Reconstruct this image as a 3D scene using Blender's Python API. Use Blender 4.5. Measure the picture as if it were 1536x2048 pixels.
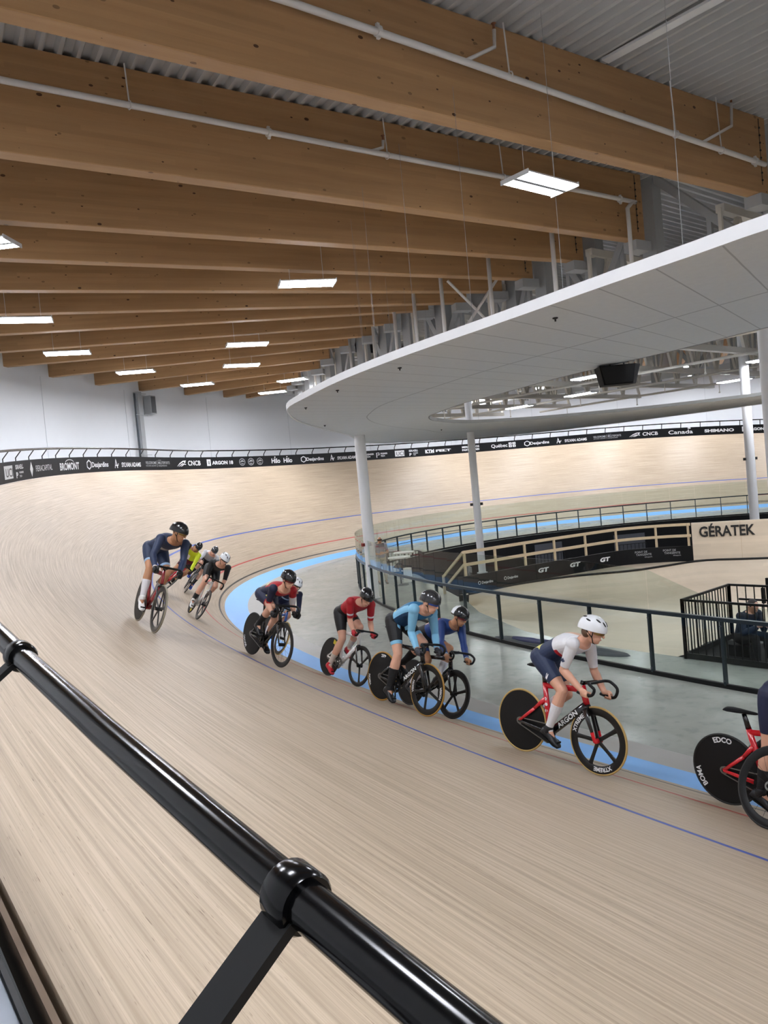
# Indoor velodrome: banked timber track, glulam roof, riders. Units: metres.
CAM_L = [34.4921, -30.4551, 3.4751]
CAM_R = [0.63594, 0.76648, -0.0899]
CAM_U = [0.02788, 0.09359, 0.99522]
CAM_F = [-0.77123, 0.63541, -0.03815]
TRK = [20.5853, 37.57848, 0.76414, 0.2754]
BEAMS = [[24.29, -32.42, 26.11, -11.26], [20.28, -31.63, 22.65, -10.9], [16.73, -30.63, 20.67, -10.88], [14.12, -29.7, 18.71, -10.77], [11.19, -28.42, 17.21, -10.48], [8.56, -27.05, 15.65, -10.52], [5.94, -25.38, 14.34, -11.06], [3.53, -23.6, 12.26, -10.79], [1.3, -21.66, 10.17, -10.19], [-1.01, -19.24, 8.16, -9.79], [-3.19, -16.46, 5.25, -8.74], [-4.95, -13.55, 2.68, -7.5], [-6.42, -10.29, -0.37, -6.66], [-7.39, -7.32, -2.4, -5.65], [-7.78, -5.55, -4.07, -4.73]]
LIGHTS = [[20.15, -26.89, 46.3], [14.99, -24.76, 69.4], [11.18, -22.54, 64.7], [8.25, -19.3, 55.6], [5.64, -15.69, 48.9], [3.59, -10.93, 47.3], [26.47, -19.99, 89.1], [20.05, -20.17, 63.6], [13.49, -17.93, 67.4], [10.01, -16.17, 67.7], [7.07, -12.09, 33.5]]
COUT = [[32.01, -24.72], [31.46, -24.63], [30.46, -24.48], [29.09, -24.24], [27.15, -23.93], [25.34, -23.51], [23.52, -22.9], [22.41, -22.48], [21.4, -21.85], [19.73, -20.49], [17.54, -18.24], [15.22, -15.65], [11.34, -11.87], [10.54, -8.2], [12.09, -4.04], [14.91, -2.84], [19.02, -2.4], [21.71, -2.52]]
CIN = [[29.74, -20.06], [28.68, -19.77], [26.12, -19.28], [24.04, -18.63], [22.72, -18.26], [21.12, -17.47], [20.07, -16.86], [18.87, -15.5], [18.01, -13.46], [18.15, -12.06], [18.81, -10.46], [20.94, -8.24], [23.38, -7.09]]
COLS = [[14.94, -14.95], [14.32, -9.41], [20.32, -0.6]]
LOGOS = [["UCI", 24.8, 24.09], ["ISRAEL", 23.88, 23.18], ["FIERA", 22.65, 20.9], ["BROMONT", 20.32, 18.84], ["DESJ", 18.23, 16.61], ["SYLVAN", 16.16, 14.25], ["VELO", 13.92, 12.17], ["CNCB", 11.68, 10.02], ["ARGON", 9.62, 7.85], ["CIRC", 7.45, 7.03], ["CIRC", 6.86, 6.45], ["CIRC", 6.28, 5.85], ["HILO", 5.29, 4.73], ["HILO", 4.5, 3.94], ["DESJ", 3.33, 1.86], ["SYLVAN", 1.45, -0.24], ["PREM", -0.3, -1.36], ["PREM", -1.45, -2.21], ["UCI", -2.67, -3.26], ["ISRAEL", -3.53, -4.15], ["KTM", -4.57, -5.12], ["FELT", -5.23, -6.17], ["MERCI", -6.85, -7.9], ["QUEBEC", -8.61, -10.13], ["DESJ", -10.64, -12.09], ["SYLVAN", -12.51, -14.24], ["VELO", -14.59, -16.2], ["CNCB", -16.64, -18.27], ["CANADA", -18.82, -20.15], ["SHIMANO", -20.78, -22.35], ["ARGON", -22.77, -24.22]]
PIL_S = 10.4
# riders: rear-wheel contact point, bike forward and up axes, crank angle, body scale, then joints in the bike's own frame:
# hip centre, shoulder centre, helmet; then for the right and the left side hip, shoulder, knee, ankle, elbow, wrist, hand
RIDERS = {
 'lead': ([28.807, -24.159, 0.454], [0.9992, -0.0073, -0.038], [0.0386, 0.1247, 0.9914], -0.223, 1.004, [[0.286, 0.0, 1.066], [0.748, -0.012, 1.263], [0.91, -0.027, 1.444], [0.286, -0.085, 1.066], [0.777, -0.19, 1.276], [0.6, -0.103, 0.77], [0.459, -0.125, 0.363], [0.664, -0.183, 0.997], [0.883, -0.177, 0.838], [0.928, -0.177, 0.808], [0.286, 0.085, 1.066], [0.718, 0.165, 1.251], [0.485, 0.131, 0.685], [0.131, 0.125, 0.437], [0.721, 0.249, 0.961], [0.91, 0.165, 0.786], [0.955, 0.165, 0.756]]),
 'blue': ([25.989, -23.833, 0.479], [0.9978, -0.0519, -0.0406], [0.0511, 0.2206, 0.974], 4.965, 1.098, [[0.207, 0.0, 1.128], [0.721, -0.005, 1.32], [0.884, -0.023, 1.477], [0.207, -0.085, 1.128], [0.76, -0.198, 1.335], [0.412, -0.097, 0.703], [0.337, -0.125, 0.237], [0.666, -0.122, 1.028], [0.877, -0.16, 0.823], [0.922, -0.16, 0.793], [0.207, 0.085, 1.128], [0.682, 0.188, 1.306], [0.6, 0.17, 0.88], [0.253, 0.125, 0.563], [0.644, 0.317, 1.005], [0.849, 0.199, 0.826], [0.894, 0.199, 0.796]]),
 'dark': ([25.656, -23.058, 0.166], [0.9965, -0.0825, -0.0165], [0.0412, 0.3082, 0.9504], 3.686, 1.042, [[0.06, 0.0, 1.034], [0.512, 0.144, 1.248], [0.684, 0.148, 1.43], [0.06, -0.085, 1.034], [0.509, -0.044, 1.246], [0.36, -0.054, 0.703], [0.151, -0.125, 0.313], [0.657, -0.117, 0.981], [0.889, -0.173, 0.832], [0.934, -0.173, 0.802], [0.06, 0.085, 1.034], [0.516, 0.331, 1.25], [0.472, 0.22, 0.923], [0.439, 0.125, 0.487], [0.71, 0.266, 1.014], [0.901, 0.199, 0.819], [0.946, 0.199, 0.789]]),
 'red': ([23.133, -22.726, 0.192], [0.9943, -0.1018, -0.0311], [0.0604, 0.2989, 0.9524], 4.404, 1.125, [[0.18, 0.0, 1.127], [0.695, -0.025, 1.351], [0.861, -0.037, 1.484], [0.18, -0.085, 1.127], [0.685, -0.228, 1.347], [0.397, -0.068, 0.695], [0.244, -0.125, 0.24], [0.612, -0.125, 1.034], [0.86, -0.17, 0.865], [0.905, -0.17, 0.835], [0.18, 0.085, 1.127], [0.706, 0.177, 1.356], [0.63, 0.088, 0.95], [0.346, 0.125, 0.56], [0.614, 0.292, 1.052], [0.846, 0.219, 0.87], [0.891, 0.219, 0.84]]),
 'usa': ([23.415, -24.336, 0.937], [0.9945, -0.0772, -0.071], [0.0858, 0.2095, 0.974], 1.082, 1.008, [[0.262, 0.0, 1.002], [0.749, 0.017, 1.134], [0.915, 0.005, 1.334], [0.262, -0.085, 1.002], [0.77, -0.163, 1.14], [0.672, -0.091, 0.861], [0.374, -0.125, 0.548], [0.615, -0.132, 0.883], [0.867, -0.175, 0.789], [0.912, -0.175, 0.759], [0.262, 0.085, 1.002], [0.727, 0.197, 1.128], [0.453, 0.12, 0.614], [0.216, 0.125, 0.252], [0.598, 0.308, 0.878], [0.839, 0.21, 0.796], [0.884, 0.21, 0.766]]),
 'hid': ([20.229, -22.317, 0.303], [0.9765, -0.2154, -0.0105], [0.1037, 0.4263, 0.8986], -1.0, 0.993, [[0.209, 0.0, 1.02], [0.643, -0.004, 1.261], [0.811, -0.01, 1.452], [0.209, -0.085, 1.02], [0.643, -0.182, 1.261], [0.463, -0.114, 0.678], [0.386, -0.125, 0.259], [0.64, -0.272, 0.977], [0.855, -0.19, 0.84], [0.9, -0.19, 0.81], [0.209, 0.085, 1.02], [0.643, 0.175, 1.261], [0.558, 0.132, 0.78], [0.204, 0.125, 0.541], [0.639, 0.268, 0.978], [0.855, 0.19, 0.84], [0.9, 0.19, 0.81]]),
 'navy': ([23.144, -26.009, 1.759], [0.9836, -0.1686, -0.0636], [0.1135, 0.3054, 0.9454], -0.015, 1.014, [[0.034, 0.0, 1.101], [0.502, 0.1, 1.27], [0.675, 0.116, 1.444], [0.034, -0.085, 1.101], [0.504, -0.082, 1.271], [0.369, -0.099, 0.822], [0.463, -0.125, 0.397], [0.662, -0.174, 1.027], [0.884, -0.161, 0.866], [0.929, -0.161, 0.836], [0.034, 0.085, 1.101], [0.499, 0.283, 1.269], [0.324, 0.176, 0.788], [0.127, 0.125, 0.403], [0.657, 0.273, 1.008], [0.862, 0.185, 0.85], [0.907, 0.185, 0.82]]),
 'black': ([18.174, -22.878, 0.971], [0.9599, -0.2793, -0.0246], [0.1702, 0.5108, 0.8427], -0.467, 1.028, [[0.161, 0.0, 1.093], [0.655, 0.001, 1.236], [0.823, -0.004, 1.412], [0.161, -0.085, 1.093], [0.579, -0.166, 1.214], [0.458, -0.092, 0.765], [0.445, -0.125, 0.324], [0.594, -0.139, 0.907], [0.859, -0.176, 0.833], [0.904, -0.176, 0.803], [0.161, 0.085, 1.093], [0.73, 0.169, 1.258], [0.463, 0.167, 0.78], [0.145, 0.125, 0.476], [0.622, 0.255, 0.982], [0.845, 0.196, 0.827], [0.89, 0.196, 0.797]]),
 'white': ([12.66, -20.369, 0.874], [0.9036, -0.4279, -0.0195], [0.2879, 0.5731, 0.7672], 0.968, 1.001, [[0.176, 0.0, 1.022], [0.6, 0.042, 1.286], [0.772, 0.044, 1.448], [0.176, -0.085, 1.022], [0.556, -0.13, 1.259], [0.591, -0.05, 0.912], [0.39, -0.125, 0.538], [0.623, -0.162, 0.968], [0.858, -0.174, 0.834], [0.903, -0.174, 0.804], [0.176, 0.085, 1.022], [0.644, 0.215, 1.313], [0.388, 0.118, 0.649], [0.2, 0.125, 0.262], [0.668, 0.268, 1.019], [0.855, 0.19, 0.84], [0.9, 0.19, 0.81]]),
 'yel': ([15.263, -22.332, 1.342], [0.9427, -0.3301, -0.0486], [0.2994, 0.7728, 0.5596], -1.0, 0.961, [[0.206, 0.0, 0.996], [0.543, -0.178, 1.288], [0.708, -0.21, 1.427], [0.206, -0.085, 0.996], [0.534, -0.351, 1.28], [0.453, -0.113, 0.666], [0.386, -0.125, 0.259], [0.686, -0.29, 1.043], [0.839, -0.221, 0.841], [0.884, -0.221, 0.811], [0.206, 0.085, 0.996], [0.551, -0.006, 1.295], [0.549, 0.131, 0.77], [0.204, 0.125, 0.541], [0.698, 0.07, 1.059], [0.85, 0.129, 0.854], [0.895, 0.129, 0.824]]),
 'right': ([30.738, -23.495, 0.152], [0.9997, -0.0198, -0.0119], [0.0128, 0.0474, 0.9988], -1.0, 1.0, [[0.21, 0.0, 1.03], [0.615, 0.0, 1.324], [0.785, 0.0, 1.524], [0.21, -0.085, 1.03], [0.615, -0.18, 1.324], [0.461, -0.114, 0.682], [0.386, -0.125, 0.259], [0.674, -0.235, 1.035], [0.855, -0.19, 0.84], [0.9, -0.19, 0.81], [0.21, 0.085, 1.03], [0.615, 0.18, 1.324], [0.559, 0.132, 0.784], [0.204, 0.125, 0.541], [0.674, 0.235, 1.035], [0.855, 0.19, 0.84], [0.9, 0.19, 0.81]]),
 'near': ([31.464, -24.272, 0.399], [0.9658, -0.2528, 0.0576], [0.0518, 0.4058, 0.9125], -1.0, 1.0, [[0.21, 0.0, 1.03], [0.615, 0.0, 1.324], [0.785, 0.0, 1.524], [0.21, -0.085, 1.03], [0.615, -0.18, 1.324], [0.461, -0.114, 0.682], [0.386, -0.125, 0.259], [0.674, -0.235, 1.035], [0.855, -0.19, 0.84], [0.9, -0.19, 0.81], [0.21, 0.085, 1.03], [0.615, 0.18, 1.324], [0.559, 0.132, 0.784], [0.204, 0.125, 0.541], [0.674, 0.235, 1.035], [0.855, 0.19, 0.84], [0.9, 0.19, 0.81]]),
}
import bpy, bmesh, math, random
import numpy as np
from mathutils import Vector, Matrix
from mathutils.geometry import tessellate_polygon
random.seed(7); rng = np.random.default_rng(7)
for o in list(bpy.data.objects): bpy.data.objects.remove(o, do_unlink=True)
SC = bpy.context.scene
COL = SC.collection
PI = math.pi
def V(*a): return Vector(a)

# ------------------------------------------------------------------ camera
cam_d = bpy.data.cameras.new('camera'); cam = bpy.data.objects.new('camera', cam_d); COL.objects.link(cam)
cam_d.sensor_fit = 'HORIZONTAL'; cam_d.sensor_width = 36.0; cam_d.lens = 36.0*1576.03/1536.0
cam_d.clip_start = 0.05; cam_d.clip_end = 400
_r = V(*CAM_R); _u = V(*CAM_U); _f = V(*CAM_F)
cam.matrix_world = Matrix(((_r.x,_u.x,-_f.x,CAM_L[0]),(_r.y,_u.y,-_f.y,CAM_L[1]),(_r.z,_u.z,-_f.z,CAM_L[2]),(0,0,0,1)))
SC.camera = cam
# ------------------------------------------------------------------ world, exposure
W = bpy.data.worlds.new('hall_air'); SC.world = W; W.use_nodes = True
W.node_tree.nodes['Background'].inputs[0].default_value = (0.9,0.95,1.0,1); W.node_tree.nodes['Background'].inputs[1].default_value = 0.02
SC.view_settings.view_transform = 'Standard'; SC.view_settings.look = 'None'; SC.view_settings.gamma = 1.0
SC.view_settings.use_curve_mapping = False
SC.view_settings.exposure = 2.08
SC.cycles.use_denoising = True
SC.cycles.max_bounces = 8; SC.cycles.diffuse_bounces = 4; SC.cycles.glossy_bounces = 4; SC.cycles.transparent_max_bounces = 24
SC.cycles.sample_clamp_indirect = 6.0
SC.cycles.caustics_reflective = False; SC.cycles.caustics_refractive = False
LAMP = 26.0            # radiance of the high-bay diffusers
# ------------------------------------------------------------------ materials
def lin(c):
    if isinstance(c, str): c = tuple(int(c[i:i+2],16)/255 for i in (1,3,5))
    return tuple((x/12.92 if x <= .04045 else ((x+.055)/1.055)**2.4) for x in c[:3])+(1.0,)
MATS = {}
def nt(name):
    m = bpy.data.materials.new(name); m.use_nodes = True
    return m, m.node_tree.nodes, m.node_tree.links, m.node_tree.nodes['Principled BSDF']
def mat(name, col, rough=.5, metal=0.0, var=.06, scale=14.0, spec=.5, bump=0.0, coat=0.0):
    if name in MATS: return MATS[name]
    m,N,L,B = nt(name)
    c = lin(col)
    tc = N.new('ShaderNodeTexCoord'); nz = N.new('ShaderNodeTexNoise'); nz.inputs['Scale'].default_value = scale; nz.inputs['Detail'].default_value = 4
    L.new(tc.outputs['Object'], nz.inputs['Vector'])
    mx = N.new('ShaderNodeMix'); mx.data_type = 'RGBA'
    mx.inputs[6].default_value = tuple(x*(1-var) for x in c[:3])+(1,); mx.inputs[7].default_value = tuple(min(1,x*(1+var)) for x in c[:3])+(1,)
    L.new(nz.outputs[0], mx.inputs[0]); L.new(mx.outputs[2], B.inputs['Base Color'])
    B.inputs['Roughness'].default_value = rough; B.inputs['Metallic'].default_value = metal
    B.inputs['Specular IOR Level'].default_value = spec
    if coat: B.inputs['Coat Weight'].default_value = coat; B.inputs['Coat Roughness'].default_value = .08
    if bump:
        b = N.new('ShaderNodeBump'); b.inputs['Strength'].default_value = bump; b.inputs['Distance'].default_value = .01
        L.new(nz.outputs[0], b.inputs['Height']); L.new(b.outputs[0], B.inputs['Normal'])
    MATS[name] = m; return m
def emit(name, col, s):
    m,N,L,B = nt(name)
    B.inputs['Base Color'].default_value = lin(col); B.inputs['Emission Color'].default_value = lin(col); B.inputs['Emission Strength'].default_value = s
    # faint rows of diodes across the diffuser
    tc = N.new('ShaderNodeTexCoord'); nz = N.new('ShaderNodeTexNoise'); nz.inputs['Scale'].default_value = 3
    L.new(tc.outputs['Object'], nz.inputs['Vector']); L.new(nz.outputs[0], B.inputs['Roughness'])
    MATS[name] = m; return m
def mathn(N,L,op,a,b=None,c=None):
    n = N.new('ShaderNodeMath'); n.operation = op
    for i,v in enumerate((a,b,c)):
        if v is None: continue
        if isinstance(v,(int,float)): n.inputs[i].default_value = v
        else: L.new(v, n.inputs[i])
    return n.outputs[0]
def mixc(N,L,f,a,b):
    mx = N.new('ShaderNodeMix'); mx.data_type = 'RGBA'
    for i,v in ((0,f),(6,a),(7,b)):
        if isinstance(v,(int,float,tuple)): mx.inputs[i].default_value = v
        else: L.new(v, mx.inputs[i])
    return mx.outputs[2]

def track_material():
    m,N,L,B = nt('track_timber')
    uv = N.new('ShaderNodeUVMap'); uv.uv_map = 'UVMap'
    sp = N.new('ShaderNodeSeparateXYZ'); L.new(uv.outputs[0], sp.inputs[0]); S,D = sp.outputs[0], sp.outputs[1]
    def stretched(sx, sy, scale=1, detail=3, rough=.55):
        cb = N.new('ShaderNodeCombineXYZ'); L.new(mathn(N,L,'MULTIPLY',S,sx), cb.inputs[0]); L.new(mathn(N,L,'MULTIPLY',D,sy), cb.inputs[1])
        nz = N.new('ShaderNodeTexNoise'); nz.inputs['Scale'].default_value = scale; nz.inputs['Detail'].default_value = detail; nz.inputs['Roughness'].default_value = rough
        L.new(cb.outputs[0], nz.inputs['Vector']); return nz.outputs[0]
    strip = stretched(.55, 40); grain = stretched(2.2, 170, 1, 4, .7); broad = stretched(.22,.5); fleck = stretched(9, 190, 1, 2)
    def ramp(v, stops):
        r = N.new('ShaderNodeValToRGB'); e = r.color_ramp.elements
        e[0].position, e[0].color = stops[0]; e[1].position, e[1].color = stops[-1]
        for p,c in stops[1:-1]: x = e.new(p); x.color = c
        L.new(v, r.inputs[0]); return r.outputs[0]
    c = ramp(strip, [(.30,lin('#9a8973')),(.5,lin('#b09f89')),(.70,lin('#c4b39d'))])
    c = mixc(N,L, mathn(N,L,'MULTIPLY', ramp(grain,[(.30,(1,1,1,1)),(.52,(0,0,0,1))]), .45), c, lin('#877259'))
    c = mixc(N,L, mathn(N,L,'MULTIPLY', ramp(broad,[(.35,(0,0,0,1)),(.7,(1,1,1,1))]), .22), c, lin('#c4b29c'))
    c = mixc(N,L, mathn(N,L,'MULTIPLY', ramp(fleck,[(.27,(1,1,1,1)),(.33,(0,0,0,1))]), .85), c, lin('#5d4836'))
    # planks: 42 mm strips, hair-line joints
    fr = mathn(N,L,'FRACT', mathn(N,L,'MULTIPLY', D, 24.0))
    c = mixc(N,L, mathn(N,L,'MULTIPLY', mathn(N,L,'LESS_THAN', fr, .06), .18), c, lin('#7d6b58'))
    def band(lo, hi): return mathn(N,L,'MULTIPLY', mathn(N,L,'GREATER_THAN',D,lo), mathn(N,L,'LESS_THAN',D,hi))
    wear = mathn(N,L,'ADD', mathn(N,L,'MULTIPLY', grain, .2), .86)
    c = mixc(N,L, mathn(N,L,'MULTIPLY', band(.165,.225), wear), c, lin('#2b2a2c'))
    c = mixc(N,L, mathn(N,L,'MULTIPLY', band(.825,.885), wear), c, lin('#b33a36'))
    c = mixc(N,L, mathn(N,L,'MULTIPLY', band(2.42,2.485), wear), c, lin('#2f4fa6'))
    L.new(c, B.inputs['Base Color']); B.inputs['Roughness'].default_value = .48; B.inputs['Specular IOR Level'].default_value = .35
    bp = N.new('ShaderNodeBump'); bp.inputs['Strength'].default_value = .06; bp.inputs['Distance'].default_value = .003; L.new(grain, bp.inputs['Height']); L.new(bp.outputs[0], B.inputs['Normal'])
    return m
def wood_material(name, c0, c1, knot, kn_amount=1.0, sx=.25, sy=5.0, rough=.5):
    m,N,L,B = nt(name)
    tc = N.new('ShaderNodeTexCoord'); sp = N.new('ShaderNodeSeparateXYZ'); L.new(tc.outputs['Object'], sp.inputs[0])
    oi = N.new('ShaderNodeObjectInfo')
    X,Y,Z = sp.outputs; shift = mathn(N,L,'MULTIPLY', oi.outputs['Random'], 37.0)
    cb = N.new('ShaderNodeCombineXYZ'); L.new(mathn(N,L,'ADD',mathn(N,L,'MULTIPLY',X,sx),shift), cb.inputs[0]); L.new(mathn(N,L,'MULTIPLY',Y,sy), cb.inputs[1]); L.new(mathn(N,L,'MULTIPLY',Z,sy), cb.inputs[2])
    nz = N.new('ShaderNodeTexNoise'); nz.inputs['Scale'].default_value = 1.6; nz.inputs['Detail'].default_value = 5; nz.inputs['Roughness'].default_value = .6; L.new(cb.outputs[0], nz.inputs['Vector'])
    c = mixc(N,L, nz.outputs[0], lin(c0), lin(c1))
    # laminations 45 mm high with slightly different tone
    lam = mathn(N,L,'FLOOR', mathn(N,L,'MULTIPLY', Z, 11.0)); wn = N.new('ShaderNodeTexWhiteNoise'); wn.noise_dimensions = '2D'
    cb2 = N.new('ShaderNodeCombineXYZ'); L.new(mathn(N,L,'FLOOR', mathn(N,L,'ADD', mathn(N,L,'MULTIPLY',X,.3), mathn(N,L,'MULTIPLY',lam,.37))), cb2.inputs[0]); L.new(lam, cb2.inputs[1]); L.new(cb2.outputs[0], wn.inputs['Vector'])
    hs = N.new('ShaderNodeHueSaturation'); L.new(c, hs.inputs['Color']); L.new(mathn(N,L,'ADD', mathn(N,L,'MULTIPLY', wn.outputs[0], .14), .93), hs.inputs['Value'])
    # knots
    cb3 = N.new('ShaderNodeCombineXYZ'); L.new(mathn(N,L,'ADD',mathn(N,L,'MULTIPLY',X,3.4),shift), cb3.inputs[0]); L.new(mathn(N,L,'MULTIPLY',Y,6.0), cb3.inputs[1]); L.new(mathn(N,L,'MULTIPLY',Z,6.0), cb3.inputs[2])
    vo = N.new('ShaderNodeTexVoronoi'); vo.inputs['Scale'].default_value = 1.0; L.new(cb3.outputs[0], vo.inputs['Vector'])
    sepc = N.new('ShaderNodeSeparateColor'); L.new(vo.outputs['Color'], sepc.inputs[0])
    rad = mathn(N,L,'MULTIPLY', mathn(N,L,'POWER', sepc.outputs[0], 2.2), .20*kn_amount)
    k = mathn(N,L,'LESS_THAN', vo.outputs['Distance'], rad)
    kk = mathn(N,L,'MULTIPLY', k, mathn(N,L,'ADD', mathn(N,L,'MULTIPLY', sepc.outputs[1], .5), .45))
    c2 = mixc(N,L, kk, hs.outputs[0], lin(knot))
    L.new(c2, B.inputs['Base Color']); B.inputs['Roughness'].default_value = rough; B.inputs['Specular IOR Level'].default_value = .35
    MATS[name] = m; return m
def concrete_material():
    m,N,L,B = nt('polished_concrete')
    tc = N.new('ShaderNodeTexCoord')
    n1 = N.new('ShaderNodeTexNoise'); n1.inputs['Scale'].default_value = .9; n1.inputs['Detail'].default_value = 8; n1.inputs['Roughness'].default_value = .62; n1.inputs['Distortion'].default_value = .8
    n2 = N.new('ShaderNodeTexNoise'); n2.inputs['Scale'].default_value = 5; n2.inputs['Detail'].default_value = 6
    L.new(tc.outputs['Object'], n1.inputs['Vector']); L.new(tc.outputs['Object'], n2.inputs['Vector'])
    c = mixc(N,L, n1.outputs[0], lin('#7b7f7a'), lin('#b0b2aa'))
    r = N.new('ShaderNodeValToRGB'); r.color_ramp.elements[0].position = .32; r.color_ramp.elements[0].color = (1,1,1,1); r.color_ramp.elements[1].position = .45; r.color_ramp.elements[1].color = (0,0,0,1)
    L.new(n2.outputs[0], r.inputs[0])
    c = mixc(N,L, mathn(N,L,'MULTIPLY', r.outputs[0], .35), c, lin('#7b807f'))
    L.new(c, B.inputs['Base Color'])
    L.new(mathn(N,L,'ADD', mathn(N,L,'MULTIPLY', n2.outputs[0], .18), .14), B.inputs['Roughness'])
    bp = N.new('ShaderNodeBump'); bp.inputs['Strength'].default_value = .12; bp.inputs['Distance'].default_value = .02; L.new(n1.outputs[0], bp.inputs['Height']); L.new(bp.outputs[0], B.inputs['Normal'])
    return m
def panel_material(name, base, seam, nu, vs, noise=220.0, rough=.9, amt=.09):
    """felt-like panels: seams every 1/nu of U and at the V values vs"""
    m,N,L,B = nt(name)
    uv = N.new('ShaderNodeUVMap'); uv.uv_map = 'UVMap'; sp = N.new('ShaderNodeSeparateXYZ'); L.new(uv.outputs[0], sp.inputs[0])
    tc = N.new('ShaderNodeTexCoord'); nz = N.new('ShaderNodeTexNoise'); nz.inputs['Scale'].default_value = noise; nz.inputs['Detail'].default_value = 3; L.new(tc.outputs['Object'], nz.inputs['Vector'])
    n2 = N.new('ShaderNodeTexNoise'); n2.inputs['Scale'].default_value = 12; L.new(tc.outputs['Object'], n2.inputs['Vector'])
    b = lin(base)
    f = mathn(N,L,'ADD', mathn(N,L,'MULTIPLY', nz.outputs[0], .75), mathn(N,L,'MULTIPLY', n2.outputs[0], .25))
    c = mixc(N,L, f, tuple(x*(1-2*amt) for x in b[:3])+(1,), tuple(min(1,x*(1+2*amt)) for x in b[:3])+(1,))
    fu = mathn(N,L,'FRACT', mathn(N,L,'MULTIPLY', sp.outputs[0], nu)); s = mathn(N,L,'LESS_THAN', fu, .03)
    for v in vs:
        s = mathn(N,L,'MAXIMUM', s, mathn(N,L,'LESS_THAN', mathn(N,L,'ABSOLUTE', mathn(N,L,'SUBTRACT', sp.outputs[1], v)), .004))
    c = mixc(N,L, mathn(N,L,'MULTIPLY', s, .9), c, lin(seam))
    L.new(c, B.inputs['Base Color']); B.inputs['Roughness'].default_value = rough; B.inputs['Specular IOR Level'].default_value = .2
    return m
def glass_material(name, tint, fres=1.45, rough=.02):
    m,N,L,B = nt(name)
    N.remove(B); out = [n for n in N if n.type == 'OUTPUT_MATERIAL'][0]
    tr = N.new('ShaderNodeBsdfTransparent'); tr.inputs[0].default_value = lin(tint); gl = N.new('ShaderNodeBsdfGlossy'); gl.inputs['Roughness'].default_value = rough
    fr = N.new('ShaderNodeFresnel'); fr.inputs[0].default_value = fres
    mx = N.new('ShaderNodeMixShader'); ge = N.new('ShaderNodeNewGeometry'); L.new(mathn(N,L,'MULTIPLY', fr.outputs[0], mathn(N,L,'SUBTRACT', 1.0, ge.outputs['Backfacing'])), mx.inputs[0]); L.new(tr.outputs[0], mx.inputs[1]); L.new(gl.outputs[0], mx.inputs[2]); L.new(mx.outputs[0], out.inputs[0])
    MATS[name] = m; return m

M_TRACK = track_material()
M_BEAM = wood_material('glulam_spruce', '#a27a51', '#c29b6e', '#46291a', 1.0)
M_PLY = wood_material('birch_plywood', '#cabca7', '#d9cbb7', '#a08a6a', .2, .6, 2.2, .45)
M_RAILWOOD = wood_material('pale_pine', '#c9b493', '#d8c6a6', '#8f7350', .5, .6, 8, .6)
M_CONC = concrete_material()
M_BLUE = mat('cote_azur_blue', '#78b4f2', .45, var=.05, scale=3)
M_GREYPAINT = mat('grey_floor_paint', '#a09e99', .5, var=.05, scale=4)
M_WALL = mat('white_wall_paint', '#e9ebed', .75, var=.015, scale=2)
M_WHITE = mat('white_steel_paint', '#e4e5e6', .45, var=.02)
M_GREYSTEEL = mat('grey_white_steel', '#a9abac', .5, var=.04)
M_DECK = mat('white_roof_deck', '#b9b8b6', .55, var=.04, scale=2)
M_TRUSS = mat('cream_truss_paint', '#d9d4c9', .5, var=.03)
M_GAP = mat('dark_gap', '#2a2a2b', .8)
M_BLACKGLOSS = mat('gloss_black_tube', '#060607', .16, var=.2, scale=30, spec=.28)
M_BLACK = mat('black_powder_coat', '#0e0f10', .5, var=.1, spec=.3)
M_DKSTEEL = mat('dark_fence_steel', '#363f44', .32, metal=.5, var=.1)
M_BOARD = mat('black_banner_vinyl', '#0b0c0f', .5, var=.25, scale=1.5, spec=.25)
M_MATTEBLACK = mat('matte_black', '#0b0b0d', .7, var=.2, spec=.25)
M_INK = mat('white_print', '#e6e7e8', .6, var=.02)
M_INKGREY = mat('grey_print', '#a5a7a9', .6, var=.05)
M_INKBLACK = mat('black_lettering', '#131314', .5)
M_YELLOW = mat('yellow_print', '#e8d23a', .6)
M_PIPE = mat('white_pipe_enamel', '#dcd9d5', .45, var=.03)
M_BRASS = mat('sprinkler_brass', '#9a6a50', .4, metal=.6)
M_PANEL = panel_material('acoustic_felt_panel', '#e0e3e4', '#b4b7b9', 160, (.5,))
M_GLASS = glass_material('fence_glass', '#f0f5f2', 1.45)
M_LAMP = emit('lamp_diffuser', '#f3f6ff', LAMP)
M_CHANNEL = mat('grey_steel_channel', '#54585e', .35, metal=.7, var=.1)
M_TABLE = mat('white_table_laminate', '#e9e7df', .4)
M_SKIN = mat('skin', '#d9a68c', .5, var=.08, scale=9)
M_SKIN2 = mat('skin_tan', '#b98562', .5, var=.08, scale=9)

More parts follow.
